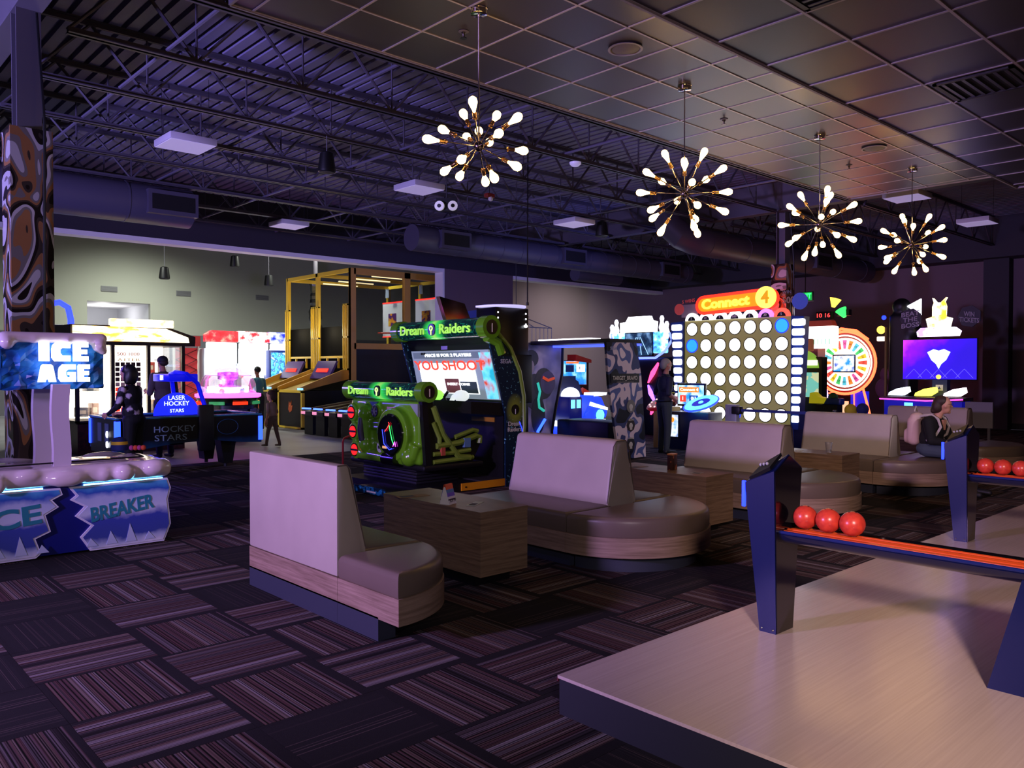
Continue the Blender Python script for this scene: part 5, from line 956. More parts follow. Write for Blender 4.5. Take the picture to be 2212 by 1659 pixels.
MB().prism([(x, z) for x, z in arc(-.70, 2.91, .135, PI / 2, 3 * PI / 2, 12) + arc(.7, 2.97, .135, -PI / 2, PI / 2, 12)], 'y', -.07, -.04).build('sign_face', E('sign_amber', 'ff9a10', .85), t)
MB().text('Connect', .27, (-.18, -.08, 2.93), (1, 0, .04), (0, 0, 1), .03, .035, w=1.12).build('sign_lettering', E('sign_yellow', 'ffe24a', 1.5), t); MB().cyl((.74, -.11, 2.98), (.74, -.06, 2.98), .215, seg=36).build('sign_disc', E('sign_disc_yellow', 'ffe45a', 1.6), t); MB().text('4', .34, (.74, -.12, 2.97), depth=.02, bold=.02).build('sign_digit', E('sign_digit_amber', 'e8a010', .8), t)
nums = ['5', '20', '9', '500', '5', '20', '5']
for k in range(7):
    x = -1.033 + .3445 * k; e = MB().prism(arc(x, 2.60, .165, 0, PI, 16), 'y', -.01, .05).build('number_arch', E('arch_white' if k < 5 else 'arch_violet' if k == 5 else 'arch_red', ['fdfdff', 'b070ff', 'ff4a3a'][max(0, k - 4)], 3 if k < 5 else 2), t); MB().prism(arc(x, 2.60, .09, 0, PI, 16), 'y', -.02, -.01).build('number_disc', BLACK, e); MB().text(nums[k], .07, (x, -.026, 2.645), depth=.004, bold=.01).build('number', WHITE, e)
MB().cyl((-1.36, -.01, 2.86), (-1.36, .01, 2.86), .12, seg=20).build('red_topper_disc', M('topper_red', 'b8484a', .4, emit='c04848', es=.3), t); MB().text('5 WINS', .1, (-1.12, -.01, 3.02), (1, 0, .1), (0, 0, 1), .006, .01).build('topper_lettering', M('topper_red'), t); B('topper_card', M('topper_card', 'b8a8a8', .5, alpha=.7), t, (-1.3, -.9, .0, .008, 2.68, 2.95))
MB().cyl((1.42, -.03, 2.87), (1.42, -.01, 2.87), .16, seg=20).build('blue_topper_disc', M('topper_blue', '4a5ab0', .4, emit='4050b0', es=.25), t); MB().text('WIN', .09, (1.14, -.01, 3.06), depth=.006).build('topper_lettering', M('topper_grey', '8a8a94', .5), t); MB().text('500', .17, (1.18, -.01, 2.9), depth=.02, bold=.02).build('topper_lettering', M('topper_tan', 'a88468', .5), t)
# console with twin paddles
t = thing('disc_board_console', 'player console with red and blue round paddles in front of the giant disc board', 'console', (13.15, 9.3, 0), FX)
B('yellow_stand', M('stand_yellow', '9c7a20', .45), t, (-.78, -.48, .0, .5, 0, .82), r=.01); B('stand_door', M('stand_yellow_door', '8a6c1c', .45), t, (-.68, -.58, -.006, 0, .3, .6)); B('dark_stand', M('stand_navy', '0e1438', .35), t, (-.44, .5, .02, .5, 0, .74), r=.01); b = screen('poster_screen', t, -.4, -.18, .0, .25, .68, EN('poster_print', ['2a9ad8', 'e8f0ff', '2060a8'], 5, 1.2), .015)
MB().cyl((-.31, -.012, .58), (-.31, -.008, .58), .05, seg=16).build('poster_dot', E('poster_orange', 'ff8a2a', 1.5), b)
mt = Matrix.Translation((-.6, .05, .90)) @ Matrix.Rotation(.42, 4, 'X') @ Matrix.Rotation(-.12, 4, 'Y'); MB().lathe([(.24, -.04), (.31, -.03), (.33, .0), (.30, .03), (.2, .035), (0, .03)], 28, m=mt).build('red_paddle', M('paddle_red', '8c1018', .3, emit='c01020', es=.15), t)
for k in range(12): a = k * PI / 6; p = mt @ Vector((.25 * math.cos(a), .25 * math.sin(a), .036)); MB().ball(p, .02, 8, 6).build('paddle_lamp', E('paddle_lamp_pale', 'ffd0d0', 1.2), t)
MB().lathe([(.0, .04), (.12, .045), (.13, .03)], 20, m=mt).build('paddle_hub', RDG, t)
mt = Matrix.Translation((.32, .05, .92)) @ Matrix.Rotation(.42, 4, 'X') @ Matrix.Rotation(-.08, 4, 'Y'); MB().lathe([(.19, -.04), (.32, -.03), (.34, .0), (.30, .035), (.19, .03), (.18, .0)], 32, m=mt).build('blue_paddle', E('paddle_cyan', '56c8ff', 2.4), t); MB().lathe([(0, .02), (.18, .022), (.19, .0)], 24, m=mt).build('paddle_hub', E('paddle_hub_blue', '1420c0', .8), t); MB().lathe([(0, .04), (.04, .038), (.05, .02)], 14, m=mt).build('paddle_button', CYG, t); MB().tube([mt @ Vector((.34 * math.cos(k * PI / 14), .34 * math.sin(k * PI / 14), 0)) for k in range(28)], .018, 6, True).build('paddle_rim', BGLOW, t)
b = B('monitor', BLACKG, t, (-.42, .24, .30, .36, .84, 1.3), r=.01); B('monitor_screen', EN('monitor_sky', ['60c8f0', 'd0f0ff', '2a90d0'], 4, 1.3), b, (-.39, .21, .292, .30, .88, 1.26)); B('title_band', E('title_orange', 'ff7a2a', 1.4), b, (-.36, .1, .284, .292, 1.12, 1.22)); MB().text('Connect 4', .08, (-.12, .28, 1.17), depth=.004, w=.42).build('screen_lettering', WGLOW, b); B('score_card', E('score_card_red', 'e04030', 1.3), b, (-.34, -.2, .284, .292, .93, 1.06)); B('score_card', E('score_card_blue', '20509c', .9), b, (-.12, .08, .284, .292, .93, 1.06)); MB().text('1', .1, (-.27, .28, .995), depth=.004).build('screen_lettering', WGLOW, b); MB().text('0/1', .1, (-.02, .28, .995), depth=.004).build('screen_lettering', WGLOW, b)
t = thing('belt_post', 'grey queue post with black head holding a navy belt barrier', 'barrier', (12.0, 7.55, 0), FX); B('post', M('post_grey', '7a7c88', .4), t, (-.14, .08, 0, .12, .05, .98), r=.015); B('head', BLACK, t, (.0, .16, -.03, .09, .82, .95), r=.015); B('belt', M('belt_navy', '182868', .6), t, (.16, 1.75, .02, .03, .865, .91)); MB().cyl((0, .06, 0), (0, .06, .05), .17, seg=20).build('foot', BLACK, t); MB().cyl((1.78, .02, 0), (1.78, .02, .95), .03, seg=12).build('end_post', BLACK, t)

# ---- games along the east side
t = thing('ball_pit_game', 'small green game with a cartoon-landscape screen beside the giant disc board', 'arcade game', (17.2, 9.0, 0), FX); B('body', M('game_dkgreen', '0f2a1c', .4), t, (-.42, .42, .05, .3, 0, 1.85), r=.02); B('screen', EN('game_meadow', ['7ad0c0', 'd8e0b0', '7a5a3a'], 4, .8, 'CONSTANT'), t, (-.34, .34, .04, .05, .95, 1.5)); MB().prism(arc(-.05, 1.6, .4, 0, PI, 14), 'y', 0, .12).build('hill_topper', M('hill_green', '8ab83a', .4, emit='9ad04a', es=.6), t); B('log_topper', M('log_brown', 'a8684a', .5, emit='b86a4a', es=.3), t, (-.28, .16, .02, .2, 1.98, 2.26), r=.03); B('name_card', E('name_card', 'f0f4e0', 1.2), t, (.0, .34, -.02, 0, 1.66, 1.78))
t = thing('score_light_box', 'red trimmed light box with a red digital clock on top', 'sign', (19.6, 9.62, 0), FX); B('pillar', M('pillar_red', '6a2020', .4), t, (-.6, -.3, .1, .5, 0, 2.2)); bx = B('light_box', EN('light_box_print', ['ffd8c0', 'ffffff', 'e0ffe8'], 3, 2.4), t, (-.7, .16, -.02, .3, 2.1, 2.66), r=.03); MB().prism([(-.68, 2.66), (.14, 2.66), (.08, 2.8), (-.5, 2.8)], 'y', 0, .25).build('roof', M('box_roof_red', '7a2a24', .4, emit='a03020', es=.4), t); B('clock', BLACK, t, (-.3, .12, -.02, .12, 2.82, 3.02), r=.01); MB().text('10 16', .15, (-.09, -.03, 2.92), depth=.006, w=.34).build('clock_digits', E('clock_red', 'ff3a3a', 3), t)
for x, z, mt in ((.12, 3.12, YLG), (.42, 2.86, GRG)): MB().lathe([(.04, 0), (.14, .22), (0, .24)], 14, m=Matrix.Translation((x, .05, z)) @ Matrix.Rotation(.3 if mt is YLG else -.5, 4, 'Y')).build('beacon', mt, t)
B('beacon_bracket', BLACK, t, (.2, .52, .05, .2, 2.9, 3.05)); 
for k in range(8): B('print_bar', E('print_green', '30c890', 1.2), bx, (-.64 + .1 * k, -.628 + .1 * k, -.03, -.02, 2.2, 2.34))
t = thing('spinning_prize_game', 'big round prize wheel game with red neon rings and coloured wedges', 'arcade game', (20.5, 9.58, 0), FX)
def ring(x, z, r, w_, nm, mt, y=0): MB().tube([(x + r * math.cos(k * PI / 24), y, z + r * math.sin(k * PI / 24)) for k in range(48)], w_, 7, True).build(nm, mt, t)
NR = E('neon_coral', 'ff4a2a', 7); ring(0, 1.74, .80, .035, 'neon_ring', NR, -.04); ring(0, 1.74, .70, .02, 'neon_ring', E('neon_pale', 'ffc8b0', 4), -.05); MB().cyl((0, .0, 1.74), (0, .06, 1.74), .78, seg=48).build('wheel_back', M('wheel_maroon', '5a1414', .4), t); MB().cyl((0, -.03, 1.74), (0, .0, 1.74), .64, seg=48).build('wheel_face', E('wheel_cream', 'ffe8d8', 1.5), t)
wc = ['ff5a4a', 'ffd23a', '4ad070', '5ac8e0', 'ff8a3a', 'e05aa0']; wn = ['10', '20', '50', '15', '40', '30', '25', '100']
for k in range(20):
    a = 2 * PI * k / 20; d = Vector((math.cos(a), 0, math.sin(a))); q = Vector((-math.sin(a), 0, math.cos(a))); c0 = Vector((0, -.032, 1.74))
    pts = [c0 + d * .36 + q * .03, c0 + d * .36 - q * .03, c0 + d * .58 - q * .055, c0 + d * .58 + q * .055]; w_ = MB().add(pts + [p + Vector((0, -.004, 0)) for p in pts], [(4, 5, 6, 7), (0, 1, 5, 4), (1, 2, 6, 5), (2, 3, 7, 6), (3, 0, 4, 7)]).build('wedge', E('wedge_%d' % (k % 6), wc[k % 6], 1.0), t, None); MB().text(wn[k % 8], .075, c0 + d * .49 + Vector((0, -.006, 0)), q * -1, d, .003).build('wedge_number', M('wedge_ink', '3a2420', .5), w_)
b = screen('centre_screen', t, -.28, .26, -.05, 1.52, 1.92, EN('wheel_screen', ['1a4ac0', 'e8f4ff', '2a8ae0'], 5, 1.4), .03)
MB().tube([(-.55, -.03, 2.35), (-.1, -.03, 2.62), (.3, -.03, 2.55), (.6, -.03, 2.32)], .035, 8).build('neon_arc', NR, t); MB().tube([(-.5, -.03, 1.1), (-.42, -.03, .6), (-.45, -.03, .1)], .035, 8).build('neon_leg', E('neon_violet', 'b090ff', 4), t)
MB().tube([(.48, -.03, 1.1), (.75, -.03, .1)], .03, 8).build('neon_leg', NR, t); MB().tube([(-.42, -.03, .95), (.25, -.03, .95), (.27, -.03, .1)], .02, 6).build('neon_bar', NR, t); B('pedestal', E('pedestal_blue', '1a22e0', .9), t, (.15, .45, .0, .4, 0, 1.0)); B('pedestal', M('ped_dark', '14101c', .4), t, (-.4, .15, .0, .4, 0, .9)); B('pedestal_plate', E('ped_pale', 'ffb890', 1.4), t, (-.06, .1, -.02, 0, .35, .75))
t = thing('exit_sign', 'green lit exit sign hung near the yellow disc sign', 'sign', (16.3, 8.48, 3.12), FX); B('box', M('exit_box', '0c3a18', .4), t, (-.17, .15, 0, .06, -.1, .1), r=.01); MB().text('EXIT', .15, (-.01, -.006, 0), depth=.006, bold=.02, w=.26).build('lettering', E('exit_green', '30ff70', 3), t); B('face', E('exit_face', '18b048', .8), t, (-.155, .135, -.003, 0, -.085, .085)); MB().cyl((-.03, .03, .1), (-.03, .03, 1.65), .012, seg=6).build('stem', BLACK, t)
t = thing('plush_toy', 'yellow and blue plush toy heap behind the bench backs', 'toy', (16.1, 7.35, 0)); m = MB()
for x, y, z, r in ((0, 0, .2, .2), (.1, -.15, .5, .18), (0, .05, .75, .13)): m.ball((x, y, z), r, 14, 10)
meld(m, 'body', M('plush_yellow', 'c0b024', .8), t, .03, 3); MB().ball((-.02, -.2, .78), .12, 12, 8).build('ball', M('plush_blue', '1c2860', .8), t)
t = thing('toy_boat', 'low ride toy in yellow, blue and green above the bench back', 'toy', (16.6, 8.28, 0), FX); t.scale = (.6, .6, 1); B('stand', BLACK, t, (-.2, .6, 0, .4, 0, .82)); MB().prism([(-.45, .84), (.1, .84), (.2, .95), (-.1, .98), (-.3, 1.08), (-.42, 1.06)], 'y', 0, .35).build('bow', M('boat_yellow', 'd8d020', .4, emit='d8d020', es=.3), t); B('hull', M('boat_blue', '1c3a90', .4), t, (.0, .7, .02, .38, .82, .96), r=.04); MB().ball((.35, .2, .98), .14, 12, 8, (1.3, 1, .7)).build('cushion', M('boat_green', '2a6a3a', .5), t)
# monster shooter with big screen
t = thing('gun_screen_game', 'big purple screen game with glowing topper and three lit guns on the console', 'arcade game', (17.5, 6.24, 0), FX)
TVM = NT('galaxy_screen', rough=.3); v = TVM.coords('Object'); sx_ = TVM.n('ShaderNodeSeparateXYZ'); TVM.l(v, sx_.inputs[0]); f = TVM.math('ADD', TVM.math('MULTIPLY', TVM.math('ADD', sx_.outputs[0], .7), .45), TVM.math('MULTIPLY', TVM.math('SUBTRACT', 2.25, sx_.outputs[2]), .55)); f = TVM.math('ADD', f, TVM.math('MULTIPLY', TVM.noise(v, 3, 4), .5)); c = TVM.ramp(f, [(.30, 'e040ff'), (.48, '8a10f0'), (.68, '3a10e8'), (1, '2a14c8')]); TVM.base(c); TVM.emit(c, 1.15)
tv = screen('screen', t, -.70, .70, .0, 1.37, 2.18, TVM.m, .012)
MB().prism([(-.22, 1.92), (-.1, 1.98), (0, 1.95), (.1, 1.98), (.22, 1.92), (.14, 1.76), (.05, 1.68), (.0, 1.58), (-.05, 1.68), (-.14, 1.76)], 'y', -.012, -.008).build('glowing_crest', E('crest_white', 'c8f4ff', 2.4), tv); MB().ball((0, -.008, 1.42), .05, 12, 8, (1, .2, .9)).build('base_light', YLG, tv)
for k in range(5):
    x = -.48 + .24 * k; MB().tube([(x - .16, -.009, 1.4), (x, -.009, 1.58), (x + .16, -.009, 1.4)], .004, 4).build('floor_line', E('floor_line', '6a60ff', 1.4), tv)
B('stand', M('stand_blue', '1c2a58', .4), t, (-.13, .15, .02, .2, .95, 1.36)); B('stand_badge', WHITE, t, (-.06, .08, .01, .02, 1.14, 1.26)); MB().prism([(-.02, 1.17), (.04, 1.17), (.01, 1.23)], 'y', .005, .01).build('badge_mark', M('badge_ink', '2a3a6a', .5), t)
MB().prism([(-.4, 2.24), (.36, 2.24), (.4, 2.34), (.3, 2.42), (-.34, 2.42), (-.42, 2.34)], 'y', -.05, .08).build('name_topper', EN('topper_violet', ['b080ff', 'fff0ff', 'ffffff'], 7, 3), t); MB().prism([(-.2, 2.42), (.2, 2.42), (.24, 2.6), (.12, 2.64), (.13, 2.84), (.1, 2.94), (.14, 3.02), (.04, 2.92), (-.04, 2.92), (-.12, 3.02), (-.09, 2.92), (-.12, 2.84), (-.12, 2.64), (-.24, 2.6)], 'y', -.05, .06).build('figure_topper', EN('topper_gold', ['ffb02a', 'fff6c0', 'fffff0'], 5, 2.8), t)
for s, w_ in ((-1, 'BEAT\nTHE\nBOSS'), (1, 'WIN\nTICKETS')): e = MB().cyl((s * .56, .0, 2.62), (s * .56, .03, 2.62), .22, seg=7).build('side_badge', M('side_badge', '2c2a38', .5), t); MB().text(w_, .13, (s * .56, -.012, 2.6), (1, 0, -.12 * s), (0, 0, 1), .01, .02, w=.36).build('lettering', M('badge_letter', 'a09aa8', .5), e)
B('console', M('console_blue', '1620a0', .35, emit='1018c0', es=.35), t, (-.85, .62, -.55, -.1, .0, .95)); MB().prism([(-.92, -.6), (.66, -.6), (.66, -.05), (-.92, -.05)], 'z', .95, 1.02).build('console_top', PN('console_print', ['1c1c28', '3a2430', '28283a'], 5), t); MB().tube([(-.92, -.62, .97), (0, -.66, .95), (.66, -.62, .99)], .012, 6).build('console_trim', PKG, t)
for x, c_ in ((-.62, 'dff0ff'), (-.1, 'ffff50'), (.44, 'ffe8f4')): MB().prism([(x - .2, 1.04), (x + .08, 1.04), (x + .2, 1.12), (x + .18, 1.22), (x - .02, 1.18), (x - .18, 1.1)], 'y', -.45, -.3).build('toy_gun', E('gun_' + c_, c_, 2.6), t)
for x in (-.45, .15): B('coin_light', CYG, t, (x, x + .16, -.56, -.55, .82, .9))
t = thing('dark_tower_game', 'tall dark game figure with small coloured lamps beside the purple screen', 'arcade game', (18.2, 7.4, 0), FX); m = MB().rbox(-.2, .3, .1, .6, 0, 2.8, .08, 3); m.ball((0.02, .3, 2.95), .2, 14, 10); m.ball((.25, .3, 2.4), .22, 12, 8); meld(m, 'body', BLACK, t, .04, 4)
MB().prism([(.16, 2.95), (.46, 3.1), (.46, 2.75)], 'y', .2, .25).build('lamp_fan', WGLOW, t); B('edge_strip', M('strip_gold', '7a6030', .4), t, (-.24, -.2, .05, .1, .6, 2.5)); MB().ball((-.34, .1, 2.45), .09, 12, 8).build('lamp', YLG, t); B('lamp_box', E('lamp_box_peach', 'ffd8c0', 2.5), t, (-.42, -.22, .05, .15, 2.2, 2.3), r=.02); MB().ball((-.28, .1, 2.72), .05, 10, 8).build('lamp', BGLOW, t)
t = thing('outlined_figure_sign', 'dim pink outlined figure cutout standing beside the dark tower', 'sign', (18.6, 7.82, 0), FX); t.scale = (.65, .65, .88); m = MB(); m.ball((0.05, .05, 1.65), .18, 14, 10, (1, .3, 1)); m.ball((-.05, .05, 1.3), .24, 14, 10, (1, .3, 1)); m.ball((.08, .05, 1.1), .15, 12, 8, (1, .3, 1)); meld(m, 'cutout', M('cutout_mauve', '6a3a58', .6), t, .02, 2); B('stand', M('stand_violet', '4a48a8', .4, emit='4040c0', es=.3), t, (.05, .18, .0, .1, 0, 1.05))
# wall plate and emergency light, smoke detector, camera
t = thing('wall_panel_board', 'pale rectangular board mounted low on the wall behind the last bench', 'board', (15.6, 4.9, 0), FX); B('board', M('pale_board', '77737c', .6), t, (-.22, .22, 0, .04, .55, 1.0)); B('leg', STEEL, t, (-.18, -.14, .0, .04, 0, .55)); B('leg', STEEL, t, (.14, .18, .0, .04, 0, .55))
t = thing('emergency_light', 'twin white round emergency lamp heads hung from a joist', 'light', (7.82, 9.99, 4.05)); mt = Matrix.Rotation(-.8, 4, 'Z'); m = MB(); m.box(-.16, .16, -.02, .06, -.02, .18, mt); m.build('case', BLACK, t)
for s in (-1, 1):
    c0 = mt @ Vector((s * .1, -.04, .05)); n0 = mt @ Vector((s * .15, -1, 0)); h = MB().disc(c0, .075, n0, .04, 20).build('lamp_head', M('lamp_head_white', 'e0d8e0', .4, emit='e0d8e8', es=.35), t); MB().disc(c0 + n0.normalized() * .04, .03, n0, .01, 14).build('lamp_lens', BLACK, h)
MB().cyl((0, .0, .17), (0, .0, .71), .01, seg=6).build('stem', BLACK, t)
t = thing('smoke_alarm', 'small red alarm strobe hung from a joist near the emergency lamps', 'alarm', (8.7, 9.99, 4.36)); B('body', M('alarm_red', '8a2a20', .4), t, (-.08, .08, -.05, .05, 0, .07), r=.015); MB().ball((0, -.03, -.02), .04, 10, 8).build('lens', WHITE, t); MB().cyl((0, 0, .06), (0, 0, .41), .01, seg=6).build('stem', BLACK, t)
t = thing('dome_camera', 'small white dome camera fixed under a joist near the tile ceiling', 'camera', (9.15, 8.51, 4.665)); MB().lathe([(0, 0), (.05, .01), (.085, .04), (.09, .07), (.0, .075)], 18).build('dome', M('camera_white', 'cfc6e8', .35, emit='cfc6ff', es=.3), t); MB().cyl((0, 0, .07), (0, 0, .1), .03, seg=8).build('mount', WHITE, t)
# ================================================================== PEOPLE
import numpy as np
def body(parent, prims, mats, vox=.010, smooth=3):
    """prims: ('c',p0,p1,r0,r1,mat) round cone | ('e',centre,radii,mat) ellipsoid -> one continuous skin"""
    m = MB()
    for p in prims:
        if p[0] == 'c': m.cyl(p[1], p[2], p[3], p[4], 12); m.ball(p[1], p[3], 12, 8); m.ball(p[2], p[4], 12, 8)
        else: m.ball(p[1], 1, 18, 12, p[2])
    o = meld(m, 'body', mats[0], parent, vox, smooth); me = o.data
    for q in mats[1:]: me.materials.append(q)
    n = len(me.polygons); c = np.empty(n * 3); me.polygons.foreach_get('center', c); c = c.reshape(-1, 3); best = np.full(n, 9.0); idx = np.zeros(n, dtype=np.int32)
    for p in prims:
        if p[0] == 'c':
            a = np.array(p[1], float); b = np.array(p[2], float); ab = b - a; t_ = np.clip(((c - a) @ ab) / max(ab @ ab, 1e-9), 0, 1); d = np.linalg.norm(c - (a + t_[:, None] * ab), axis=1) - (p[3] + (p[4] - p[3]) * t_)
        else:
            r = np.array(p[2], float); q = (c - np.array(p[1], float)) / r; L = np.linalg.norm(q, axis=1); d = (L - 1) * r.min()
        k = d < best; best[k] = d[k]; idx[k] = p[-1]
    me.polygons.foreach_set('material_index', idx); return o
def V(*a): return tuple(a)
SKIN = M('skin_light', 'c08a70', .5); SKIN2 = M('skin_warm', 'a8705a', .5)
def hand(w, d, up, s, mat):
    """palm + four bent fingers + thumb; w wrist, d direction to finger tips, up = back of hand"""
    w = Vector(w); d = Vector(d).normalized(); up = Vector(up).normalized(); sd = d.cross(up).normalized(); out = [('c', tuple(w), tuple(w + d * .08), .026, .03, mat)]
    for k in range(4):
        b = w + d * .085 + sd * (.027 - .018 * k); L = (.032, .038, .04, .034)[k]; m1 = b + d * L - up * .008; m2 = m1 + d * L * .7 - up * .025
        out += [('c', tuple(b), tuple(m1), .0105, .010, mat), ('c', tuple(m1), tuple(m2), .010, .0095, mat)]
    b = w + d * .03 + sd * s * .028; out += [('c', tuple(b), tuple(b + d * .035 + sd * s * .03), .0125, .0105, mat), ('c', tuple(b + d * .035 + sd * s * .03), tuple(b + d * .065 + sd * s * .03 - up * .012), .0105, .0095, mat)]
    return out
def head(c, mat, f=(0, -1, 0)):
    c = Vector(c); f = Vector(f).normalized(); up = Vector((0, 0, 1)); sd = f.cross(up).normalized(); P = lambda a, b, g: tuple(c + f * a + sd * b + up * g)
    return [('e', P(0, 0, .02), (.076, .092, .098) if abs(f.y) > .7 else (.092, .076, .098), mat), ('e', P(.022, 0, -.05), (.058, .066, .062) if abs(f.y) > .7 else (.066, .058, .062), mat), ('c', P(.088, 0, .015), P(.108, 0, -.018), .009, .0145, mat), ('c', P(.078, -.02, -.055), P(.078, .02, -.055), .012, .012, mat), ('c', P(.07, 0, -.088), P(.072, 0, -.095), .022, .02, mat),
            ('c', P(.08, -.035, .035), P(.08, .035, .035), .012, .012, mat), ('e', P(-.005, .076, -.005), (.012, .02, .03), mat), ('e', P(-.005, -.076, -.005), (.012, .02, .03), mat)]
def face_bits(t, c, f=(0, -1, 0), glasses=None, eye='2a2018'):
    c = Vector(c); f = Vector(f).normalized(); up = Vector((0, 0, 1)); sd = f.cross(up).normalized(); P = lambda a, b, g: c + f * a + sd * b + up * g
    for s in (-1, 1): MB().ball(P(.079, s * .031, .012), .0115, 10, 8).build('eye', M('eye_white', 'd8d0c8', .3), t); MB().ball(P(.0885, s * .031, .012), .0055, 8, 6).build('iris', M('iris_' + eye, eye, .3), t.children[-1] if False else t)
    MB().tube([P(.087, -.024, -.056), P(.092, 0, -.058), P(.087, .024, -.056)], .0045, 6).build('lips', M('lips', '8a4a44', .5), t)
    if glasses:
        g = MB().tube([P(.1, .031 + .024 * math.cos(k * PI / 8), .012 + .019 * math.sin(k * PI / 8)) for k in range(16)], .0022, 5, True).build('glasses', M('glasses_' + glasses, glasses, .3), t)
        MB().tube([P(.1, -.031 + .024 * math.cos(k * PI / 8), .012 + .019 * math.sin(k * PI / 8)) for k in range(16)], .0022, 5, True).build('glasses_rim', M('glasses_' + glasses), g); MB().tube([P(.1, -.008, .014), P(.103, 0, .017), P(.1, .008, .014)], .002, 5).build('glasses_bridge', M('glasses_' + glasses), g)
        for s in (-1, 1): MB().tube([P(.1, s * .055, .016), P(.05, s * .079, .016), P(-.01, s * .082, .01)], .0022, 5).build('glasses_arm', M('glasses_' + glasses), g)
def standing(s=1, lean=0, wid=1.0, arms=None, stride=0, sk=0, sh=1, tr=2, shoe=3, sleeve=True):
    """facing -Y; returns prims; material slots: 0 skin 1 top 2 trousers 3 shoes"""
    k = lambda x, y, z: (x * s, (y - lean * max(0, z - .9)) * s, z * s); r = lambda a: a * s * wid; rr = lambda a: a * s
    P = [('e', k(0, 0, 1.27), (.168 * s * wid, .115 * s * wid, .2 * s), sh), ('e', k(0, .0, 1.06), (.148 * s * wid, .118 * s * wid, .16 * s), sh), ('e', k(0, .01, .93), (.165 * s * wid, .128 * s * wid, .12 * s), tr), ('c', k(-.14, 0, 1.385), k(.14, 0, 1.385), rr(.062), rr(.062), sh), ('c', k(0, .005, 1.4), k(0, -.015, 1.52), rr(.056), rr(.05), sk)]
    for i, q in enumerate((-1, 1)):
        st = stride * q
        P += [('c', k(q * .088, .01, .9), k(q * .1, -.01 - st * .5, .49), r(.09), r(.062), tr), ('c', k(q * .1, -.01 - st * .5, .49), k(q * .105, .02 - st, .10), r(.062), r(.047), tr), ('c', k(q * .105, .035 - st, .045), k(q * .115, -.15 - st, .035), rr(.042), rr(.034), shoe)]
        a = (arms or {}).get(q, ((q * .235, .03, 1.12), (q * .225, -.07, .9), (0, -.25, -1))); el, wr, hd = a
        P += [('c', k(q * .175, 0, 1.385), k(*el), r(.056), r(.044), sh), ('c', k(*el), k(*wr), r(.041), rr(.029), sk if sleeve else sh)]; P += hand(k(*wr), hd, (q, -.2, .2), -q, sk)
    return P
# man watching the giant disc board
t = thing('person', 'grey-haired standing man in navy polo shirt and dark trousers by the giant disc board', 'person', (12.33, 9.19, 0), 1.18)
hc = (0, -.035, 1.655); arms = {q: ((q * .235, .06, 1.13), (q * .13, -.16, 1.0), (-q * .6, -.5, -.5)) for q in (-1, 1)}
body(t, standing(1.0, .02, 1.12, arms) + head(hc, 0), [SKIN2, M('polo_navy', '1a1d2c', .75), M('trousers_slate', '2a3338', .8), M('shoes_black', '101010', .5)])
face_bits(t, hc, glasses='1a1a1a'); m = MB(); m.ball((0, -.012, 1.70), 1, 18, 12, (.083, .098, .082)); m.ball((0, .035, 1.655), 1, 14, 10, (.082, .062, .085)); meld(m, 'hair', M('hair_grey', '8a8478', .8), t, .012, 2)
MB().tube([(-.06, .01, 1.47), (-.05, -.07, 1.465), (0, -.1, 1.44), (.05, -.07, 1.465), (.06, .01, 1.47), (0, .05, 1.48)], .016, 6, True).build('collar', M('polo_navy'), t); MB().tube([(.178 * math.cos(k * PI / 10), .02 + .135 * math.sin(k * PI / 10), .985) for k in range(20)], .014, 6, True).build('belt', M('belt_black', '0c0c0c', .4), t)
# woman seated on the round bench end
t = thing('person', 'seated woman with glasses in black sweater and jeans wearing a pale backpack', 'person', (11.12, 4.05, 0), -.08)
hc = (0.02, -.14, 1.115); P = [('e', (0, .02, .55), (.19, .15, .11), 2), ('e', (0, .0, .68), (.185, .14, .15), 1), ('e', (0, -.03, .82), (.19, .135, .17), 1), ('c', (-.14, -.05, .915), (.14, -.05, .915), .068, .068, 1), ('c', (0, -.06, .92), (.01, -.10, 1.03), .056, .05, 0)]
for q in (-1, 1):
    P += [('c', (q * .1, -.0, .545), (q * .14, -.42, .52), .098, .07, 2), ('c', (q * .14, -.44, .52), (q * .13, -.47, .11), .066, .048, 2), ('c', (q * .13, -.45, .045), (q * .14, -.65, .035), .042, .035, 3), ('c', (q * .19, -.05, .905), (q * .25, -.12, .67), .072, .056, 1), ('c', (q * .25, -.12, .67), (q * .1, -.36, .64), .053, .036, 1)] + hand((q * .09, -.37, .635), (-q * .6, -.5, -.1), (0, -.3, 1), -q, 0)
HF = (.70, -.71, 0)
body(t, P + head(hc, 0, HF), [SKIN, M('sweater_black', '0b0b0f', .85), M('jeans_grey', '3e4a58', .8), M('shoes_dark', '15151a', .6)])
face_bits(t, hc, HF, glasses='3a2a28'); m = MB(); m.ball((.0, -.115, 1.165), 1, 18, 12, (.086, .09, .078)); m.ball((-.03, -.085, 1.10), 1, 14, 10, (.072, .068, .09)); m.ball((-.05, -.05, 1.05), 1, 12, 8, (.04, .04, .045)); meld(m, 'hair', M('hair_brown', '33221c', .6), t, .012, 2)
MB().prism([(-.05, .93), (.05, .93), (.012, .80), (-.012, .80)], 'y', -.172, -.15).build('neckline', SKIN, t)
bp = thing('backpack', 'pale pink backpack on the back of the seated woman', 'bag', (11.12, 4.05, .56), -.08); m = MB(); m.rbox(-.20, .16, .09, .24, .03, .40, .06, 3); m.ball((-.05, .16, .40), .11, 12, 8, (1.2, .7, .5)); m.rbox(-.17, .13, .2, .29, .05, .24, .04, 3); meld(m, 'pack', M('backpack_pink', 'c8a8a4', .8), bp, .016, 3)
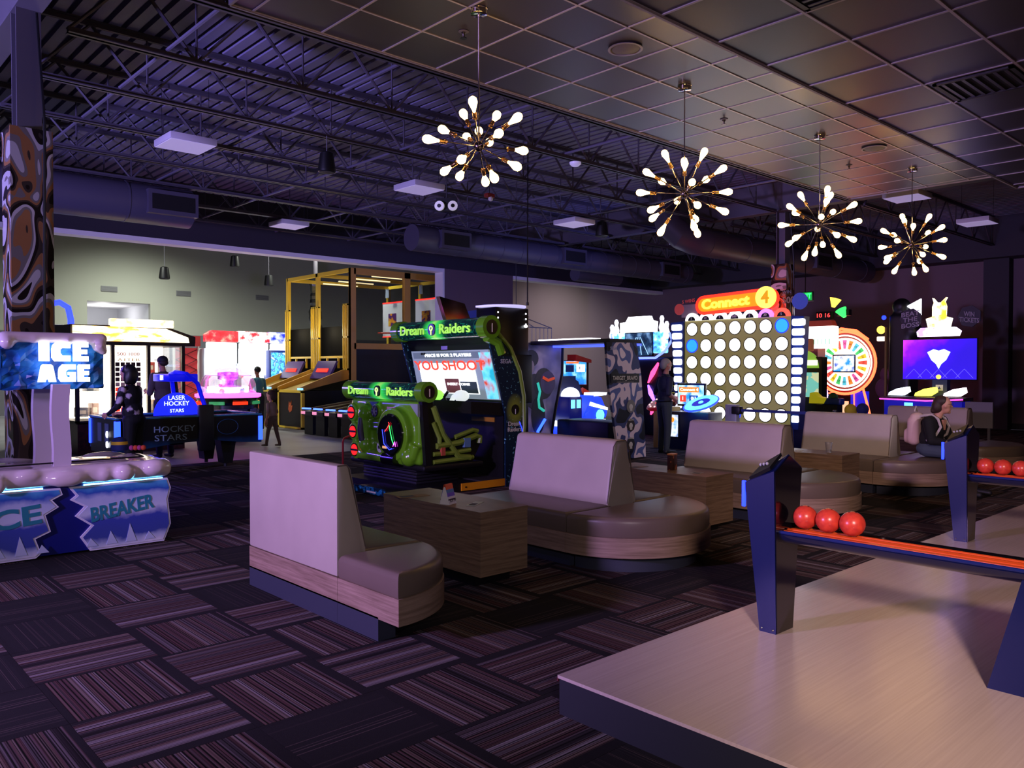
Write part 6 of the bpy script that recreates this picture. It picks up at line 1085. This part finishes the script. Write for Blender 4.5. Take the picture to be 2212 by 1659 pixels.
for q in (-1, 1): MB().tube([(q * .10, .12, .40), (q * .105, .04, .42), (q * .10, -.05, .43), (q * .10, -.13, .38), (q * .115, -.172, .28), (q * .15, -.13, .18), (q * .17, -.02, .1)], .017, 6).build('strap', M('strap_white', 'b8aca8', .8), bp)
MB().tube([(-.04, .2, .46), (0, .2, .53), (.04, .2, .46)], .009, 6).build('grab_loop', M('strap_white'), bp)
# woman in the flowered top
FL = NT('flowered_blouse', rough=.8); v = FL.coords('Object'); vo = FL.n('ShaderNodeTexVoronoi'); vo.inputs['Scale'].default_value = 5.2; FL.l(v, vo.inputs['Vector']); dd = FL.math('ADD', vo.outputs['Distance'], FL.math('MULTIPLY', FL.noise(v, 16, 2), .5)); FL.base(FL.ramp(dd, [(0, 'd8c0c8'), (.46, 'c8b4bc'), (.56, '0c0a0e')]))
t = thing('person', 'dark-haired woman in black top with pale flowers standing at the air hockey table', 'person', (3.86, 12.15, 0), 3.75)
s = .925; hc = (0, -.10, 1.52); arms = {q: ((q * .24, -.06, 1.14), (q * .17, -.3, 1.02), (-q * .2, -1, -.2)) for q in (-1, 1)}
body(t, standing(s, .12, 1.2, arms, sleeve=False) + head(hc, 0), [SKIN, FL.m, M('trousers_black', '0a0a0c', .8), M('shoes_black')]); face_bits(t, hc)
m = MB(); m.ball((0, -.07, 1.56), 1, 18, 12, (.095, .105, .092)); m.ball((0, -.02, 1.49), 1, 16, 10, (.1, .075, .14)); m.ball((.07, -.05, 1.46), 1, 12, 8, (.035, .055, .11)); m.ball((-.07, -.05, 1.46), 1, 12, 8, (.035, .055, .11)); meld(m, 'hair', M('hair_black', '0e0a0a', .5), t, .013, 3)
MB().tube([(.09 * math.cos(a), -.06 - .02 * math.sin(a), 1.56 + .085 * math.sin(a)) for a in [k * PI / 10 for k in range(11)]], .007, 6).build('hair_band', M('band_pale', 'a898a0', .5), t)
# man with cap
t = thing('person', 'man in black cap and brown-grey shirt standing behind the air hockey table', 'person', (5.22, 14.8, 0), 3.35)
s = 1.05; hc = (0, -.05, 1.70); arms = {q: ((q * .235, -.02, 1.1), (q * .13, -.3, 1.12), (-q * .2, -1, .2)) for q in (-1, 1)}
body(t, standing(s, .05, 1.12, arms) + head(hc, 0), [SKIN2, M('shirt_brown_grey', '4a3e42', .8), M('shorts_dark', '14141c', .8), M('shoes_black')]); face_bits(t, hc)
cp = MB(); cp.ball((0, -.04, 1.735), 1, 20, 12, (.09, .105, .085)); c_ = meld(cp, 'cap', M('cap_black', '0c0c10', .7), t, .012, 2); MB().prism([(-.075, -.11), (.075, -.11), (.07, -.19), (.035, -.225), (-.035, -.225), (-.07, -.19)], 'z', 1.735, 1.745).build('cap_brim', M('cap_black'), c_); m = MB(); m.ball((0, .0, 1.69), 1, 14, 10, (.08, .075, .06)); meld(m, 'hair', M('hair_dark_brown', '2a1c16', .7), t, .012, 2)
# child and distant player
t = thing('person', 'small brown-haired child in beige clothes walking past the roller alleys', 'person', (7.62, 15.5, 0), 3.6); s = .62; hc = (0, -.03, 1.04)
body(t, standing(s, .1, 1.1, stride=.18) + [(('e', hc, (.072, .085, .092), 0) if True else None)] + head(hc, 0), [SKIN, M('child_top_beige', '8a7462', .8), M('child_shorts', '6a5648', .8), M('child_shoes', '54483f', .7)], .011); face_bits(t, hc); m = MB(); m.ball((0, -.01, 1.08), 1, 16, 10, (.086, .098, .08)); m.ball((0, .03, 1.02), 1, 14, 8, (.08, .06, .09)); meld(m, 'hair', M('hair_child', '3a2418', .7), t, .012, 2)
t = thing('person', 'distant player in teal shirt aiming two orange toy blasters by the ticket games', 'person', (9.42, 19.95, 0), 3.2); s = .93; hc = (0, -.05, 1.53); arms = {q: ((q * .25, -.05, 1.14), (q * .2, -.28, 1.1), (0, -1, -.1)) for q in (-1, 1)}
body(t, standing(s, .05, 1.0, arms) + head(hc, 0), [SKIN2, M('shirt_teal', '4a8a94', .8), M('player_trousers', '20242c', .8), M('shoes_black')], .013); face_bits(t, hc); m = MB(); m.ball((0, -.03, 1.565), 1, 16, 10, (.085, .098, .085)); meld(m, 'hair', M('hair_black'), t, .013, 2)
for q, lb in ((-1, 'left'), (1, 'right')):
    a = Matrix.Rotation(3.2, 4, 'Z') @ Vector((q * .19, -.38, 1.03)); g = thing('toy_blaster', f'orange toy blaster held in the {lb} hand of the distant player', 'toy gun', (9.42 + a.x, 19.95 + a.y, a.z), 3.2, 'orange toy blasters'); MB().rbox(-.025, .025, -.22, .06, -.01, .06, .012).build('barrel', M('blaster_orange', 'e0481c', .4, emit='ff4a1a', es=.4), g); MB().rbox(-.02, .02, -.01, .04, -.1, .0, .01).build('grip', BLACK, g)
# striped toy hat on the snow cap
t = thing('striped_hat', 'blue knit hat with yellow stripe and coloured fringe on the snowy game top', 'hat', (2.50, 8.28, .80), -.5); MB().lathe([(.075, 0), (.08, .03), (.075, .055)], 16, c=(0, 0, 0)).build('brim', M('hat_blue', '101f5c', .8), t); MB().lathe([(.076, .055), (.072, .085)], 16).build('stripe', M('hat_yellow', 'c8a428', .8), t); MB().lathe([(.072, .085), (.05, .12), (0, .13)], 16).build('crown', M('hat_blue'), t)
for k in range(4): MB().ball((.11 + .035 * k, -.02, .022), .025, 10, 8).build('fringe', M('fringe_%d' % (k % 2), ['a03a78', 'c0482a'][k % 2], .8), t)
